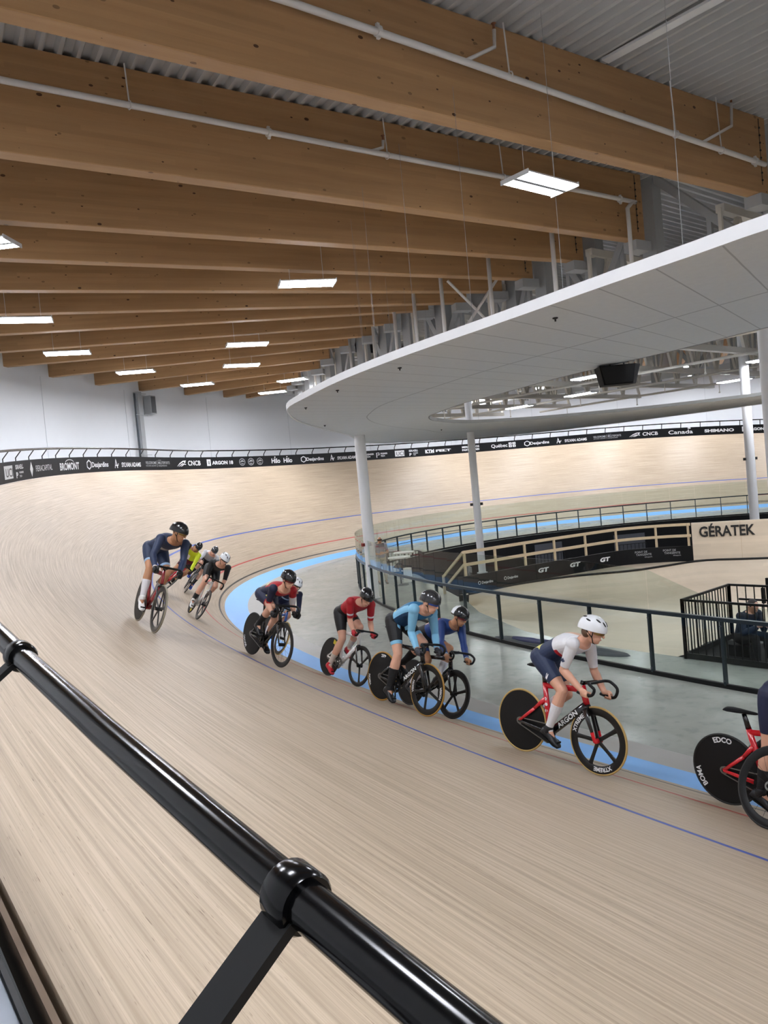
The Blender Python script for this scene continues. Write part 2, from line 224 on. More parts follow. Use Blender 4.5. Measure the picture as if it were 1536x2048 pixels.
# ------------------------------------------------------------------ objects
ORG = {}
def tag(o, label=None, cat=None, group=None, kind=None):
    if label: o['label'] = label
    if cat: o['category'] = cat
    if group: o['group'] = group
    if kind: o['kind'] = kind
    return o
def thing(name, label, cat, loc=(0,0,0), group=None, M=None):
    o = bpy.data.objects.new(name, None); COL.objects.link(o); o.empty_display_size = .1
    if M is not None: o.matrix_world = M; ORG[o.name] = None
    else: o.location = loc; ORG[o.name] = Vector(loc)
    return tag(o, label, cat, group)
class MB:
    def __init__(s): s.v=[]; s.f=[]; s.m=[]; s.uv=None; s.cur=0
    def add(s, vs, fs):
        b=len(s.v); s.v += [tuple(x) for x in vs]; s.f += [tuple(i+b for i in f) for f in fs]; s.m += [s.cur]*len(fs); return s
    def box(s, c, d, R=None):
        c=Vector(c); x,y,z=d[0]/2,d[1]/2,d[2]/2
        vs=[Vector((i,j,k)) for i in (-x,x) for j in (-y,y) for k in (-z,z)]
        if R is not None: vs=[R@v for v in vs]
        return s.add([c+v for v in vs], [(0,1,3,2),(4,6,7,5),(0,4,5,1),(2,3,7,6),(0,2,6,4),(1,5,7,3)])
    def bar(s, a, b, w, h, up=(0,0,1)):
        """rectangular bar from a to b, w across, h along up"""
        a=Vector(a); b=Vector(b); d=(b-a).normalized(); up=Vector(up); sd=d.cross(up)
        if sd.length<1e-4: sd=d.cross(V(1,0,0))
        sd.normalize(); u=sd.cross(d)
        vs=[p+sd*(i*w/2)+u*(j*h/2) for p in (a,b) for i,j in ((-1,-1),(1,-1),(1,1),(-1,1))]
        return s.add(vs, [(3,2,1,0),(4,5,6,7),(0,1,5,4),(1,2,6,5),(2,3,7,6),(3,0,4,7)])
    def tube(s, pts, r, n=8, cap=True, closed=False):
        pts=[Vector(p) for p in pts]; k=len(pts); rs = r if isinstance(r,(list,tuple)) else [r]*k
        ring=[]; ref=None
        for i,p in enumerate(pts):
            if closed: d=(pts[(i+1)%k]-pts[i-1])
            else: d=(pts[min(i+1,k-1)]-pts[max(i-1,0)])
            d.normalize()
            if ref is None:
                ref=d.orthogonal().normalized() if abs(d.z)>.95 else d.cross(V(0,0,1)).normalized()
            ref=(ref-d*ref.dot(d)); 
            if ref.length<1e-5: ref=d.orthogonal()
            ref.normalize(); q=d.cross(ref)
            ring.append([p+(ref*math.cos(2*PI*j/n)+q*math.sin(2*PI*j/n))*rs[i] for j in range(n)])
        vs=[v for R in ring for v in R]; fs=[]
        for i in range(k if closed else k-1):
            i2=(i+1)%k
            for j in range(n): fs.append((i*n+j, i*n+(j+1)%n, i2*n+(j+1)%n, i2*n+j))
        if cap and not closed:
            fs.append(tuple(range(n-1,-1,-1))); fs.append(tuple((k-1)*n+j for j in range(n)))
        return s.add(vs, fs)
    def cyl(s, a, b, r, n=12): return s.tube([a,b], r, n)
    def ell(s, c, r, R=None, nu=14, nv=9):
        c=Vector(c); vs=[]; fs=[]
        for i in range(nv+1):
            t=PI*i/nv
            for j in range(nu):
                p=2*PI*j/nu; v=Vector((r[0]*math.sin(t)*math.cos(p), r[1]*math.sin(t)*math.sin(p), r[2]*math.cos(t)))
                if R is not None: v=R@v
                vs.append(c+v)
        for i in range(nv):
            for j in range(nu): fs.append((i*nu+j,(i+1)*nu+j,(i+1)*nu+(j+1)%nu,i*nu+(j+1)%nu))
        return s.add(vs, fs)
    def loft(s, rings, cap=True, closed_u=True):
        n=len(rings[0]); vs=[v for R in rings for v in R]; fs=[]
        for i in range(len(rings)-1):
            for j in range(n if closed_u else n-1): fs.append((i*n+j,i*n+(j+1)%n,(i+1)*n+(j+1)%n,(i+1)*n+j))
        if cap: fs.append(tuple(range(n-1,-1,-1))); fs.append(tuple((len(rings)-1)*n+j for j in range(n)))
        return s.add(vs, fs)
    def build(s, name, mats, parent=None, smooth=False, label=None, kind=None, uv=None, fix=False):
        me=bpy.data.meshes.new(name)
        vs=s.v
        if parent is not None:
            org=ORG.get(parent.name)
            if org is not None and org.length>0: vs=[(v[0]-org.x,v[1]-org.y,v[2]-org.z) for v in vs]
        me.from_pydata(vs, [], s.f)
        if not isinstance(mats,(list,tuple)): mats=[mats]
        for m in mats: me.materials.append(m)
        if len(mats)>1: me.polygons.foreach_set('material_index', s.m)
        if smooth: me.polygons.foreach_set('use_smooth', [True]*len(me.polygons))
        if uv is not None:
            l=me.uv_layers.new(name='UVMap'); vi=np.empty(len(me.loops),dtype=np.int32); me.loops.foreach_get('vertex_index',vi)
            l.data.foreach_set('uv', np.asarray(uv,dtype=np.float32)[vi].ravel())
        if fix:
            bm=bmesh.new(); bm.from_mesh(me); bmesh.ops.recalc_face_normals(bm, faces=bm.faces); bm.to_mesh(me); bm.free()
        me.update()
        o=bpy.data.objects.new(name, me); COL.objects.link(o)
        if parent is not None:
            o.parent=parent
            ORG[o.name]=ORG.get(parent.name)
        if label: o['label']=label
        if kind: o['kind']=kind
        return o
def autosmooth(o, ang=40):
    me=o.data
    bm=bmesh.new(); bm.from_mesh(me)
    for e in bm.edges: e.smooth = len(e.link_faces)==2 and e.calc_face_angle(0)<math.radians(ang)
    for f in bm.faces: f.smooth=True
    bm.to_mesh(me); bm.free(); return o
def catmull(pts, n=6, closed=False):
    P=[Vector(p) for p in pts]; k=len(P); out=[]
    for i in range(k if closed else k-1):
        if closed: a,b,c,d=P[i-1],P[i],P[(i+1)%k],P[(i+2)%k]
        else: a,b,c,d=P[max(i-1,0)],P[i],P[i+1],P[min(i+2,k-1)]
        for j in range(n):
            t=j/n; out.append(.5*((2*b)+(c-a)*t+(2*a-5*b+4*c-d)*t*t+(3*b-a-3*c+d)*t**3))
    if not closed: out.append(P[-1])
    return out
_txt={}
def text_mesh(s, bold=.012, sx=1.0, space=1.0):
    """letters 1 unit high (caps about .73), centred on x; returns verts (x,y) and faces"""
    key=(s,bold,sx,space)
    if key in _txt: return _txt[key]
    cu=bpy.data.curves.new('lettering','FONT'); cu.body=s; cu.size=1.0; cu.align_x='CENTER'; cu.offset=bold; cu.resolution_u=3; cu.space_character=space
    o=bpy.data.objects.new('lettering',cu); COL.objects.link(o)
    dg=bpy.context.evaluated_depsgraph_get(); dg.update()
    me=bpy.data.meshes.new_from_object(o.evaluated_get(dg))
    vs=[(v.co.x*sx,v.co.y) for v in me.vertices]; fs=[tuple(p.vertices) for p in me.polygons]
    bpy.data.objects.remove(o,do_unlink=True); bpy.data.curves.remove(cu); bpy.data.meshes.remove(me)
    _txt[key]=(vs,fs); return vs,fs
def text_width(s, **k):
    vs,_=text_mesh(s,**k); xs=[v[0] for v in vs]; return max(xs)-min(xs)
# ------------------------------------------------------------------ track geometry (250 m lap: straights, transitions, banked turn)
T_R, T_C, T_BMAX, T_BMIN = TRK
def _track(N=800):
    L=125.0; R,c=T_R,T_C; arc=PI*R-c; s=np.linspace(-L/2,L/2,N+1); a=np.abs(s)
    u=np.clip((arc/2+c-a)/c,0,1); k=u/R; ds=s[1]-s[0]
    th=PI+np.concatenate([[0],np.cumsum((k[1:]+k[:-1])/2*ds)])
    x=np.concatenate([[0],np.cumsum((np.cos(th[1:])+np.cos(th[:-1]))/2*ds)]); y=np.concatenate([[0],np.cumsum((np.sin(th[1:])+np.sin(th[:-1]))/2*ds)])
    m=N//2; x-=x[m]; y-=y[m]
    return s,x,y,np.sin(th),-np.cos(th),T_BMIN+(T_BMAX-T_BMIN)*u*u*(3-2*u)
TS,TX,TY,TNX,TNY,TB=_track()
WIDTH=7.145; Z0=-.2
def trk(s):
    i=lambda a: float(np.interp(s,TS,a))
    x,y,nx,ny,b=i(TX),i(TY),i(TNX),i(TNY),i(TB); l=math.hypot(nx,ny); return x,y,nx/l,ny/l,b
def on_track(s,d):
    x,y,nx,ny,b=trk(s); o=(d-.2)*math.cos(b); return V(x+nx*o,y+ny*o,d*math.sin(b))
def out_dir(s):
    x,y,nx,ny,b=trk(s); return V(nx,ny,0)
def rim(s, out=0.0, up=0.0): return on_track(s,WIDTH)+out_dir(s)*out+V(0,0,up)
def inside(s, off, z=Z0): return on_track(s,0)-out_dir(s)*off+V(0,0,z)
SR=[float(v) for v in np.arange(-62,62.01,.5)]

# track surface: cross profile from the underside lip over the timber down to the apron
prof=[7.145,6.9]+[6.5-.5*i for i in range(13)]+[.25,.1,0.0]
vs=[];uv=[]
for s in SR:
    P=on_track(s,WIDTH); vs.append(P+out_dir(s)*.02-V(0,0,.14)); uv.append((s,7.3))
    for d in prof: vs.append(on_track(s,d)); uv.append((s,d))
n=len(prof)+1; fs=[(i*n+j,(i+1)*n+j,(i+1)*n+j+1,i*n+j+1) for i in range(len(SR)-1) for j in range(n-1)]
m=MB(); m.add(vs,fs); o=m.build('banked_track',M_TRACK,smooth=True,uv=uv,kind='structure'); autosmooth(o,30)
def ribbon(name, f0, f1, mtl, srange=SR, kind='structure', parent=None):
    vs=[p for s in srange for p in (f0(s),f1(s))]; m=MB(); m.add(vs,[(2*i,2*i+1,2*i+3,2*i+2) for i in range(len(srange)-1)])
    return m.build(name,mtl,parent=parent,smooth=True,kind=kind)
ribbon('blue_apron', lambda s: inside(s,0,0), lambda s: inside(s,.72,-.165), M_BLUE)
ribbon('grey_apron', lambda s: inside(s,.72,-.165), lambda s: inside(s,1.25,Z0), M_GREYPAINT)
def fence_off(s):
    return float(np.interp(s,[-62,-30,-20,-10,0,10,18,25,33,41,62],[5.2,5.2,5.3,5.4,5.3,4.85,4.65,4.55,4.3,4.05,4.0]))
def fence_pt(s, z=0.0, extra=0.0): return inside(s, fence_off(s)+extra, Z0+z)
# infield floor: outer boundary along the grey apron, inner boundary along bike bowl, pit and far fence
inner=[(62,-17.1),(40,-17.6),(31.5,-17.62),(26.9,-17.4),(25.67,-17.34),(24.33,-17.28),(22.6,-16.83),(19.93,-15.49),(18.3,-14.3),(15.1,-12.4),(11.97,-10.47),(8.7,-9.0)]
inner += [tuple(fence_pt(s,0,.25)[:2]) for s in np.arange(10,-60,-1.0)]
outer=[tuple(inside(s,1.25)[:2]) for s in SR]          # s rises: far straight -> turn -> near straight
poly=[V(x,y,Z0) for x,y in inner][::-1]
loop=[V(x,y,Z0) for x,y in outer]+[V(x,y,Z0) for x,y in inner]
m=MB(); m.add(loop, tessellate_polygon([loop])); m.build('floor',M_CONC,kind='structure',fix=True)
# pit below the infield: dark floor and walls
PIT=-2.7
m=MB(); k=len(inner)
m.add([V(x,y,z) for x,y in inner for z in (Z0-.001,PIT)],[(2*i,2*i+1,2*i+3,2*i+2) for i in range(k-1)]); m.build('wall_pit',M_MATTEBLACK,kind='structure')
lp=[V(x,y,PIT) for x,y in inner]; m=MB(); m.add(lp,tessellate_polygon([lp])); m.build('floor_pit',mat('pit_floor_black','#1a1b1d',.45),kind='structure')

# outer wall, walkway, pilaster
WOFF=3.3
ribbon('wall_outer', lambda s: rim(s,WOFF)*1.0+V(0,0,-rim(s).z+Z0), lambda s: rim(s,WOFF)*1.0+V(0,0,-rim(s).z+12.4), M_WALL)
ribbon('floor_walkway', lambda s: rim(s,.16,-.10), lambda s: rim(s,WOFF,-.10), mat('walkway_grey','#8a8b8c',.6))
ex=rim(62,WOFF).x
m=MB(); y0=rim(62,WOFF).y; y1=rim(-62,WOFF).y
m.add([V(ex,y0,Z0),V(ex,y1,Z0),V(ex,y1,12.4),V(ex,y0,12.4)],[(0,1,2,3)]); m.build('wall_end',M_WALL,kind='structure')
m=MB()
for s in np.arange(-58,60,4.6):
    a=rim(s,WOFF-.012); m.bar(V(a.x,a.y,Z0),V(a.x,a.y,9.25),.025,.012,out_dir(s))
m.build('trim_wall_joints',mat('wall_joint_grey','#d3d6d8',.7),kind='structure')

# glulam beams and roof deck bays
HB=9.3; DB=1.75; TOPZ=HB+DB
blist=[list(b) for b in BEAMS]
near=[[30.7,-32.9,31.1,-11.3],[35.2,-33.2,35.4,-11.4],[39.8,-33.3,39.9,-11.4],[44.4,-33.3,44.4,-11.4],[49,-33.3,49,-11.4],[53.6,-33.3,53.6,-11.4],[58.2,-33.3,58.2,-11.4]][::-1]
half=near+blist
allb=half+[[b[0],-b[1],b[2],-b[3]] for b in half[::-1]]
NB=len(half)
PLACE=['nearest across the top of the picture','second from the top of the picture','third from the top of the picture','fourth from the top of the picture','fifth from the top of the picture','sixth from the top of the picture','seventh from the top of the picture','eighth from the top of the picture','ninth from the top of the picture, reaching past the canopy tip','first whose outer end shows on the white wall, above the far left lamps','second whose outer end shows on the white wall','third whose outer end shows on the white wall','fourth whose outer end shows, just left of the wall pilaster','fifth whose outer end shows, right of the wall pilaster','last whose outer end shows before the canopy tip']
for i,b in enumerate(allb):
    A=V(b[0],b[1],HB); Bp=V(b[2],b[3],HB); d=(Bp-A).normalized(); L=(Bp-A).length
    c=(A+Bp)/2
    far = i>=NB; j = i-len(near)
    if far: lab='glulam roof beam over the far side of the hall, seen through the canopy opening'
    elif j<0: lab='glulam roof beam above the near straight, out past the top right corner'
    else: lab='brown glulam roof beam with dark knots, '+PLACE[j]
    o=thing('roof_beam',lab,'beam',group='far glulam roof beams' if far else ('near straight roof beams' if j<0 else 'glulam roof beams over the track'),
            M=Matrix.Translation(V(c.x,c.y,HB))@Matrix.Rotation(math.atan2(d.y,d.x),4,'Z'))
    m=MB(); w=.32; ch=.015
    pr=[(-w/2+ch,0),(w/2-ch,0),(w/2,ch),(w/2,DB),(-w/2,DB),(-w/2,ch)]
    m.loft([[V(x,y,z) for y,z in pr] for x in (-L/2,L/2)]); m.build('timber',M_BEAM,o,fix=True)
    m=MB()
    for e in (1,):
        m.box((L/2-.26,0,.95),(.012,w+.02,1.5)); 
        for z in np.arange(.3,1.6,.17): m.cyl((L/2-.26,-w/2-.025,z),(L/2-.26,w/2+.025,z),.022,6)
    m.build('end_bolts',M_GAP,o)
def deck_bay(name, a0,b0,a1,b1,z, pitch=.30, depth=.10):
    a0,b0,a1,b1=[Vector((*p,0)) for p in (a0,b0,a1,b1)]
    L=((b0-a0).length+(b1-a1).length)/2; n=max(4,int(L/pitch)); vs=[]
    for k in range(n):
        for f,h in ((0,0),(.22,0),(.38,depth),(.84,depth)):
            t=(k+f)/n
            for P in (a0.lerp(b0,t),a1.lerp(b1,t)): vs.append((P.x,P.y,z+h))
    m=MB(); m.add(vs,[(2*i,2*i+1,2*i+3,2*i+2) for i in range(len(vs)//2-1)]); return m
def ext(b,e0=.2,e1=1.5):
    A=Vector(b[:2]); B=Vector(b[2:]); d=(B-A).normalized(); return A-d*e0,B+d*e1
dm=MB()
for i in range(len(allb)-1):
    a0,b0=ext(allb[i]); a1,b1=ext(allb[i+1]); q=deck_bay('',a0,b0,a1,b1,TOPZ); dm.add(q.v,q.f)
dm.build('ceiling',M_DECK,kind='structure')
cap=MB(); cap.add([V(ex+1,-36,12.45),V(ex+1,36,12.45),V(-14,36,12.45),V(-14,-36,12.45)],[(0,1,2,3)]); cap.build('ceiling_cover',M_DECK,kind='structure')
q=deck_bay('',(ex,-11.5),(-4,-11.5),(ex,11.5),(-4,11.5),12.1,.3); q.build('ceiling_infield',M_DECK,kind='structure')

# closure wall strip between beam ends above the outer wall is the wall itself; inner steel ring
INN=[Vector((b[2],b[3])) for b in allb]
ring=thing('ring_girder','white steel ring girder carrying the inner beam ends behind the canopy','girder',(15,0,10))
m=MB(); rp=[V(p.x+(.5 if False else 0),p.y,0) for p in INN]
def inn(i,e=.55):
    b=allb[i]; d=(Vector(b[2:])-Vector(b[:2])).normalized(); p=INN[i]+d*e; return V(p.x,p.y,0)
top=[inn(i)+V(0,0,11.2) for i in range(len(INN))]; bot=[inn(i)+V(0,0,7.9) for i in range(len(INN))]
for A in (top,bot):
    m=MB()
    for i in range(len(A)-1): m.bar(A[i],A[i+1],.3,.32)
    m.build('chord',M_WHITE,ring)
for i in range(len(INN)):
    m=MB(); m.bar(V(inn(i).x,inn(i).y,7.6),V(inn(i).x,inn(i).y,11.3),.42,.42,(1,0,0)); 
    b=allb[i]; d=(Vector(b[2:])-Vector(b[:2])).normalized()
    c=INN[i]-d*.12; m.box(V(c.x,c.y,HB-.14),(.62,.42,.26),Matrix.Rotation(math.atan2(d.y,d.x),3,'Z')); m.build('steel_upright',M_GREYSTEEL,ring)
m=MB()
for i in range(len(INN)-1):
    a,b=(bot[i],top[i+1]) if i%2 else (top[i],bot[i+1]); m.bar(a,b,.2,.2)
    mid=(a+b)/2; m.bar(mid,(bot[i]+bot[i+1])/2,.12,.12); 
m.build('diagonal_braces',M_GREYSTEEL,ring)

# infield roof trusses
def find(x,side):
    ys=[p for p in INN]; 
    return 11.3
for k,x in enumerate(np.arange(1.5,56,3.9)):
    hy=10.9 if x>14 else float(np.interp(x,[-4,-2,2,8,14],[4.2,5.6,7.2,9.6,10.9]))
    t=thing('roof_truss','cream steel roof truss across the infield, '+['closest to the far turn','second from the far turn','third from the far turn','fourth from the far turn','fifth from the far turn','sixth from the far turn','seventh from the far turn, over the canopy','eighth from the far turn','ninth from the far turn','tenth from the far turn','eleventh from the far turn','twelfth from the far turn','thirteenth from the far turn','last before the end wall'][k],'truss',(x,0,7.0),'infield roof trusses')
    m=MB(); m.bar((x,-hy,7.0),(x,hy,7.0),.22,.2); m.build('bottom_chord',M_TRUSS,t)
    m=MB(); m.bar((x,-hy,9.5),(x,hy,9.5),.22,.2); m.build('top_chord',M_TRUSS,t)
    m=MB(); n=12
    for i in range(n):
        y0=-hy+2*hy*i/n; y1=-hy+2*hy*(i+1)/n; ym=(y0+y1)/2
        m.bar((x,y0,7.0),(x,ym,9.5),.11,.11,(1,0,0)); m.bar((x,ym,9.5),(x,y1,7.0),.11,.11,(1,0,0)); m.bar((x,y0,7.0),(x,y0,9.5),.09,.09,(1,0,0))
    m.build('web_members',M_TRUSS,t)
for k,y in enumerate((-7.5,-2.5,2.5,7.5)):
    t=thing('tie_rod','thin cream tie tube running lengthwise below the infield trusses, '+['nearest the track camera side','second from the near side','third from the near side','farthest'][k],'tie rod',(20,y,6.8),'lengthwise tie tubes')
    m=MB(); m.tube([(0 if abs(y)<4 else 4,y,6.82),(56,y,6.82)],.055); m.build('tube',M_TRUSS,t)
    m=MB()
    for x in np.arange(5,54,4.6): m.cyl((x+1,y,6.82),(x+1,y,6.4),.02,6); m.ell((x+1,y,6.38),(.05,.05,.04))
    m.build('sprinkler_drops',M_TRUSS,t)

# sprinkler pipes under the beams
def pipe(path, name, label, heads, hangers, flange):
    t=thing(name,label,'pipe',path[0],'white sprinkler pipes along the beams')
    m=MB(); m.tube(catmull(path,3) if len(path)>2 else path,.055,12); m.build('main_pipe',M_PIPE,t,smooth=True)
    for p,a,b in heads:
        m=MB(); m.tube([p,a,b],.032,8); m.build('branch',M_PIPE,t,smooth=True)
        m=MB(); m.cyl(Vector(b),Vector(b)+V(0,0,.1),.022); m.ell(Vector(b)+V(0,0,.1),(.045,.045,.012)); m.build('sprinkler_head',M_BRASS,t)
    for p in hangers:
        m=MB(); m.cyl(p,V(p[0]-.05,p[1],TOPZ),.014,6); m.tube([V(*p)+V(0,.02*0,0)+V(math.cos(a)*.07,0,math.sin(a)*.07) for a in np.linspace(0,2*PI,10)[:-1]],.012,6,closed=True); m.build('hanger',M_PIPE,t)
    for p in flange:
        m=MB(); q=Vector(p); m.cyl(q-V(.0,.03,0),q+V(.0,.03,0),.085); m.box(q+V(0,0,.09),(.05,.05,.05)); m.box(q-V(0,0,.09),(.05,.05,.05)); m.build('coupling',M_PIPE,t)
def onb(i,t,z,off=.35):
    A=V(blist[i][0],blist[i][1],0); Bp=V(blist[i][2],blist[i][3],0); d=(Bp-A).normalized(); n=V(d.y,-d.x,0); return A.lerp(Bp,t)+n*off+V(0,0,z)
def byy(i,y,z): 
    b=blist[i]; return onb(i,(y-b[1])/(b[3]-b[1]),z)
pipe([byy(0,-30,10.30),byy(0,-23.8,10.25),byy(0,-16.4,10.0),byy(0,-11.7,9.86)],'sprinkler_pipe','white sprinkler pipe running along the nearest roof beam',
     [(byy(0,-20.6,10.16),byy(0,-19.9,10.55)+V(.0,0,0),byy(0,-19.88,10.84)),(byy(0,-14.1,9.95),byy(0,-12.95,10.5),byy(0,-12.9,11.0))],
     [byy(0,-19.6,10.14),byy(0,-15.0,9.96),byy(0,-13.4,9.9)],[byy(0,-22.3,10.22),byy(0,-12.1,9.87)])
pipe([byy(1,-30,10.40),byy(1,-24.5,10.32),byy(1,-18,10.25),byy(1,-11.9,10.21),byy(1,-11.75,10.0),byy(1,-11.74,8.6)],'sprinkler_pipe','white sprinkler pipe along the second roof beam, turning down at its inner end',
     [(byy(1,-19.7,10.25),byy(1,-19.3,10.4),byy(1,-19.28,10.55))],[byy(1,-24.5,10.32),byy(1,-19.2,10.25),byy(1,-16,10.23)],[byy(1,-21.9,10.28),byy(1,-12.0,10.2)])

strip_=thing('ceiling_strip','flat white metal strip running diagonally across the corrugated roof deck at the top right','duct',(28,-19,TOPZ))
m=MB(); m.bar((25.9,-16.99,TOPZ-.03),(30.5,-16.96,TOPZ-.03),.22,.05); m.build('strip',M_WHITE,strip_)
# lamps
M_BARGREY=mat('lamp_bar_grey','#9a9c9f',.6)
kz=(8.9-CAM_L[2])/(8.0-CAM_L[2])   # row height fixed by the spacing to the wall
lights=[[CAM_L[0]+(x-CAM_L[0])*kz,CAM_L[1]+(y-CAM_L[1])*kz,a] for x,y,a in LIGHTS]
LL=['cut by the left edge under the fourth beam, largest on that side','wide lamp at the left edge above the white wall','below and right of the lamp at the left edge','third along the wall from the left edge','fourth along the wall, over the pilaster','last and smallest along the wall, by the canopy tip','bright near lamp with two diffusers under the nearest beam','second lamp from the camera in the inner row, left of the canopy','third lamp in the inner row','fourth lamp in the inner row, just under the third','last lamp of the inner row, beside the canopy tip']
LZ=8.9
def lamp(x,y,ang,label,group,z=LZ,L=1.46,Wd=.67):
    t=thing('bay_light',label,'lamp',group=group,M=Matrix.Translation(V(x,y,z))@Matrix.Rotation(math.radians(ang),4,'Z'))
    m=MB(); h=.07
    m.loft([[V(i*(L/2),j*(Wd/2),0.012) for i,j in ((-1,-1),(1,-1),(1,1),(-1,1))],[V(i*(L/2),j*(Wd/2),h*.6) for i,j in ((-1,-1),(1,-1),(1,1),(-1,1))],[V(i*(L/2-.1),j*(Wd/2-.1),h) for i,j in ((-1,-1),(1,-1),(1,1),(-1,1))]])
    for i in (-1,1): m.box((i*(L/2+.012),0,.02),(.024,Wd+.02,.085))
    m.build('housing',M_WHITE,t,fix=True)
    m=MB(); m.box((0,0,-.004),(L,.09,.03)); m.build('driver_bar',M_BARGREY,t)
    for j in (-1,1):
        m=MB(); m.box((0,j*(Wd/4+.006),.004),(L-.02,Wd/2-.06,.02)); m.build('diffuser',M_LAMP,t)
    m=MB()
    for i in (-1,1): m.cyl((i*.45,0,h),(i*.45,0,(TOPZ if z>8 else 9.5)-z),.006,5)
    m.build('suspension_wire',M_WHITE,t)
for (x,y,a),lb in zip(lights,LL): lamp(x,y,a,'bay lamp, '+lb,'lamps over the track')
for x,y,a in [(24.6,-28.6,80),(29.6,-28.9,86),(31.8,-20.2,90),(35.2,-29.2,90),(37.5,-20.4,90),(41,-29.3,90),(43.5,-20.4,90),(47.5,-29.3,90),(50,-20.4,90),(54,-29.3,90),(55.5,-20.4,90)]:
    lamp(x,y,a,'white LED bay lamp over the near straight, above the top edge of the picture','lamps over the near straight')
for x,y,a in lights[:6]+lights[7:]+[[24.6,-28.6,80],[30,-28.9,86],[26.5,-20,90],[35.2,-29.2,90],[33,-20.4,90],[41,-29.3,90],[40,-20.4,90],[47.5,-29.3,90],[54,-29.3,90]]:
    lamp(x,-y,-a,'white LED bay lamp over the far track, hidden by the canopy','lamps over the far track')
lamp(0.9,-5.5,20,'white LED bay lamp at the head of the turn, behind the canopy','lamps over the far track'); lamp(0.9,5.5,-20,'white LED bay lamp at the head of the turn, behind the canopy','lamps over the far track')
for k,(x,y) in enumerate([(8,1.0),(12.5,0),(17,-5.5),(17,5.5),(21.5,-1.0),(26,4.2),(26,-9.2),(31,-1.0),(31,-11.5),(36,5),(36,-9.4),(42,0),(42,-11),(48,5)]):
    lamp(x,y,0,'white LED bay lamp hung among the infield trusses','lamps among the infield trusses',6.65)
# ------------------------------------------------------------------ perimeter barrier (handrail, sponsor boards) along the rim
def rail_h(s): return float(np.interp(s,[30,38,46.5,60],[.92,.90,.72,.70]))
def rail_pt(s): return rim(s,-.11,rail_h(s))
bar_=thing('perimeter_barrier','black perimeter barrier with tubular handrail and sponsor banners along the rim of the banked track','barrier',rim(0))
m=MB(); SS=list(np.arange(-60,60.01,.75)); m.tube([rail_pt(s) for s in SS],.036,16); m.build('handrail',M_BLACKGLOSS,bar_,smooth=True)
BH=.60
def board(name,s0,s1,h0,h1,mt,out=.035,th=.03):
    S=list(np.arange(s0,s1+.01,.5)); vs=[]
    for s in S:
        for o,h in ((out,h0),(out,h1),(out+th,h1),(out+th,h0)): vs.append(rim(s,o,h))
    m=MB(); m.add(vs,[(4*i+j,4*i+(j+1)%4,4*(i+1)+(j+1)%4,4*(i+1)+j) for i in range(len(S)-1) for j in range(4)]); return m.build(name,mt,bar_,fix=True)
BOARD=board('sponsor_board',-60,30,0.0,BH,M_BOARD)
board('steel_channel',30,60,-.12,-.02,M_CHANNEL,.10,.16); board('plywood_edge',30,60,-.16,-.004,mat('plywood_edge_brown','#75624f',.7),.022,.018); board('channel_lip',30,60,-.14,.0,M_BLACK,.085,.015)
far_s=list(np.arange(-35.3,30.2,1.052)); near_s=[30.9+1.66*k for k in range(17)]
for s in far_s:
    m=MB(); f=out_dir(s); t=V(-f.y,f.x,0)
    m.bar(rim(s,.08,.0),rim(s,.08,.70),.05,.02,f); m.bar(rim(s,.08,.69),rail_pt(s),.05,.02,f)
    m.build('post',M_BLACK,bar_)
for s in near_s:
    m=MB(); f=out_dir(s); r=rail_pt(s)
    h_=r.z-rim(s).z-.19; m.bar(rim(s,.165,-.1),rim(s,.165,h_),.075,.016,f); m.bar(rim(s,.165,h_-.004),r,.075,.016,f); po=m.build('post',M_BLACK,bar_)
    a=rail_pt(s-.032); b=rail_pt(s+.032); m=MB(); m.tube([a,a.lerp(b,.12),a.lerp(b,.88),b],[.044,.049,.049,.044],28); autosmooth(m.build('clamp_collar',M_BLACKGLOSS,po),35); 
# sponsor print, mapped onto the curved banner
def put(verts,faces,s0,hmid,sc,mt,name,label=None,parent=None):
    """2-D print (x to the right as read from the infield, y up) laid on the banner at lap position s0"""
    vs=[]
    for x,y in verts:
        s=s0-x*sc[0]; vs.append(rim(s,.03,hmid+y*sc[1]))
    m=MB(); m.add(vs,faces); return m.build(name,mt,parent or BOARD,label=label)
def rect(x0,y0,x1,y1): return [(x0,y0),(x1,y0),(x1,y1),(x0,y1)],[(0,1,2,3)]
def disc(cx,cy,r,n=20,r2=None):
    a=[2*PI*i/n for i in range(n)]
    if r2 is None: return [(cx+r*math.cos(t),cy+r*math.sin(t)) for t in a],[tuple(range(n))]
    return [(cx+q*math.cos(t),cy+q*math.sin(t)) for t in a for q in (r,r2)],[(2*i,2*((i+1)%n),2*((i+1)%n)+1,2*i+1) for i in range(n)]
def merge(*parts):
    v=[];f=[]
    for pv,pf in parts:
        b=len(v); v+=list(pv); f+=[tuple(i+b for i in q) for q in pf]
    return v,f
def tx(s,x,y,w=None,h=.3,bold=.012,anchor='c',**k):
    """text whose cap height is h; squeezed to width w; baseline at y"""
    vs,fs=text_mesh(s,bold=bold,**k); xs=[v[0] for v in vs]; x0,x1=min(xs),max(xs); sc=h/.73; sx=sc if w is None else w/(x1-x0)
    off = {'c':-(x0+x1)/2,'l':-x0}[anchor]
    return [(x+(v[0]+off)*sx, y+v[1]*sc) for v in vs],fs
def poly2(pts): return list(pts),[tuple(range(len(pts)))]
def quadstrip(pts,w):
    v=[];n=len(pts)
    for i,p in enumerate(pts):
        a=pts[max(i-1,0)];b=pts[min(i+1,n-1)];dx,dy=b[0]-a[0],b[1]-a[1];l=math.hypot(dx,dy) or 1;ww=w[i] if isinstance(w,list) else w
        v+=[(p[0]-dy/l*ww/2,p[1]+dx/l*ww/2),(p[0]+dy/l*ww/2,p[1]-dx/l*ww/2)]
    return v,[(2*i,2*i+1,2*i+3,2*i+2) for i in range(n-1)]
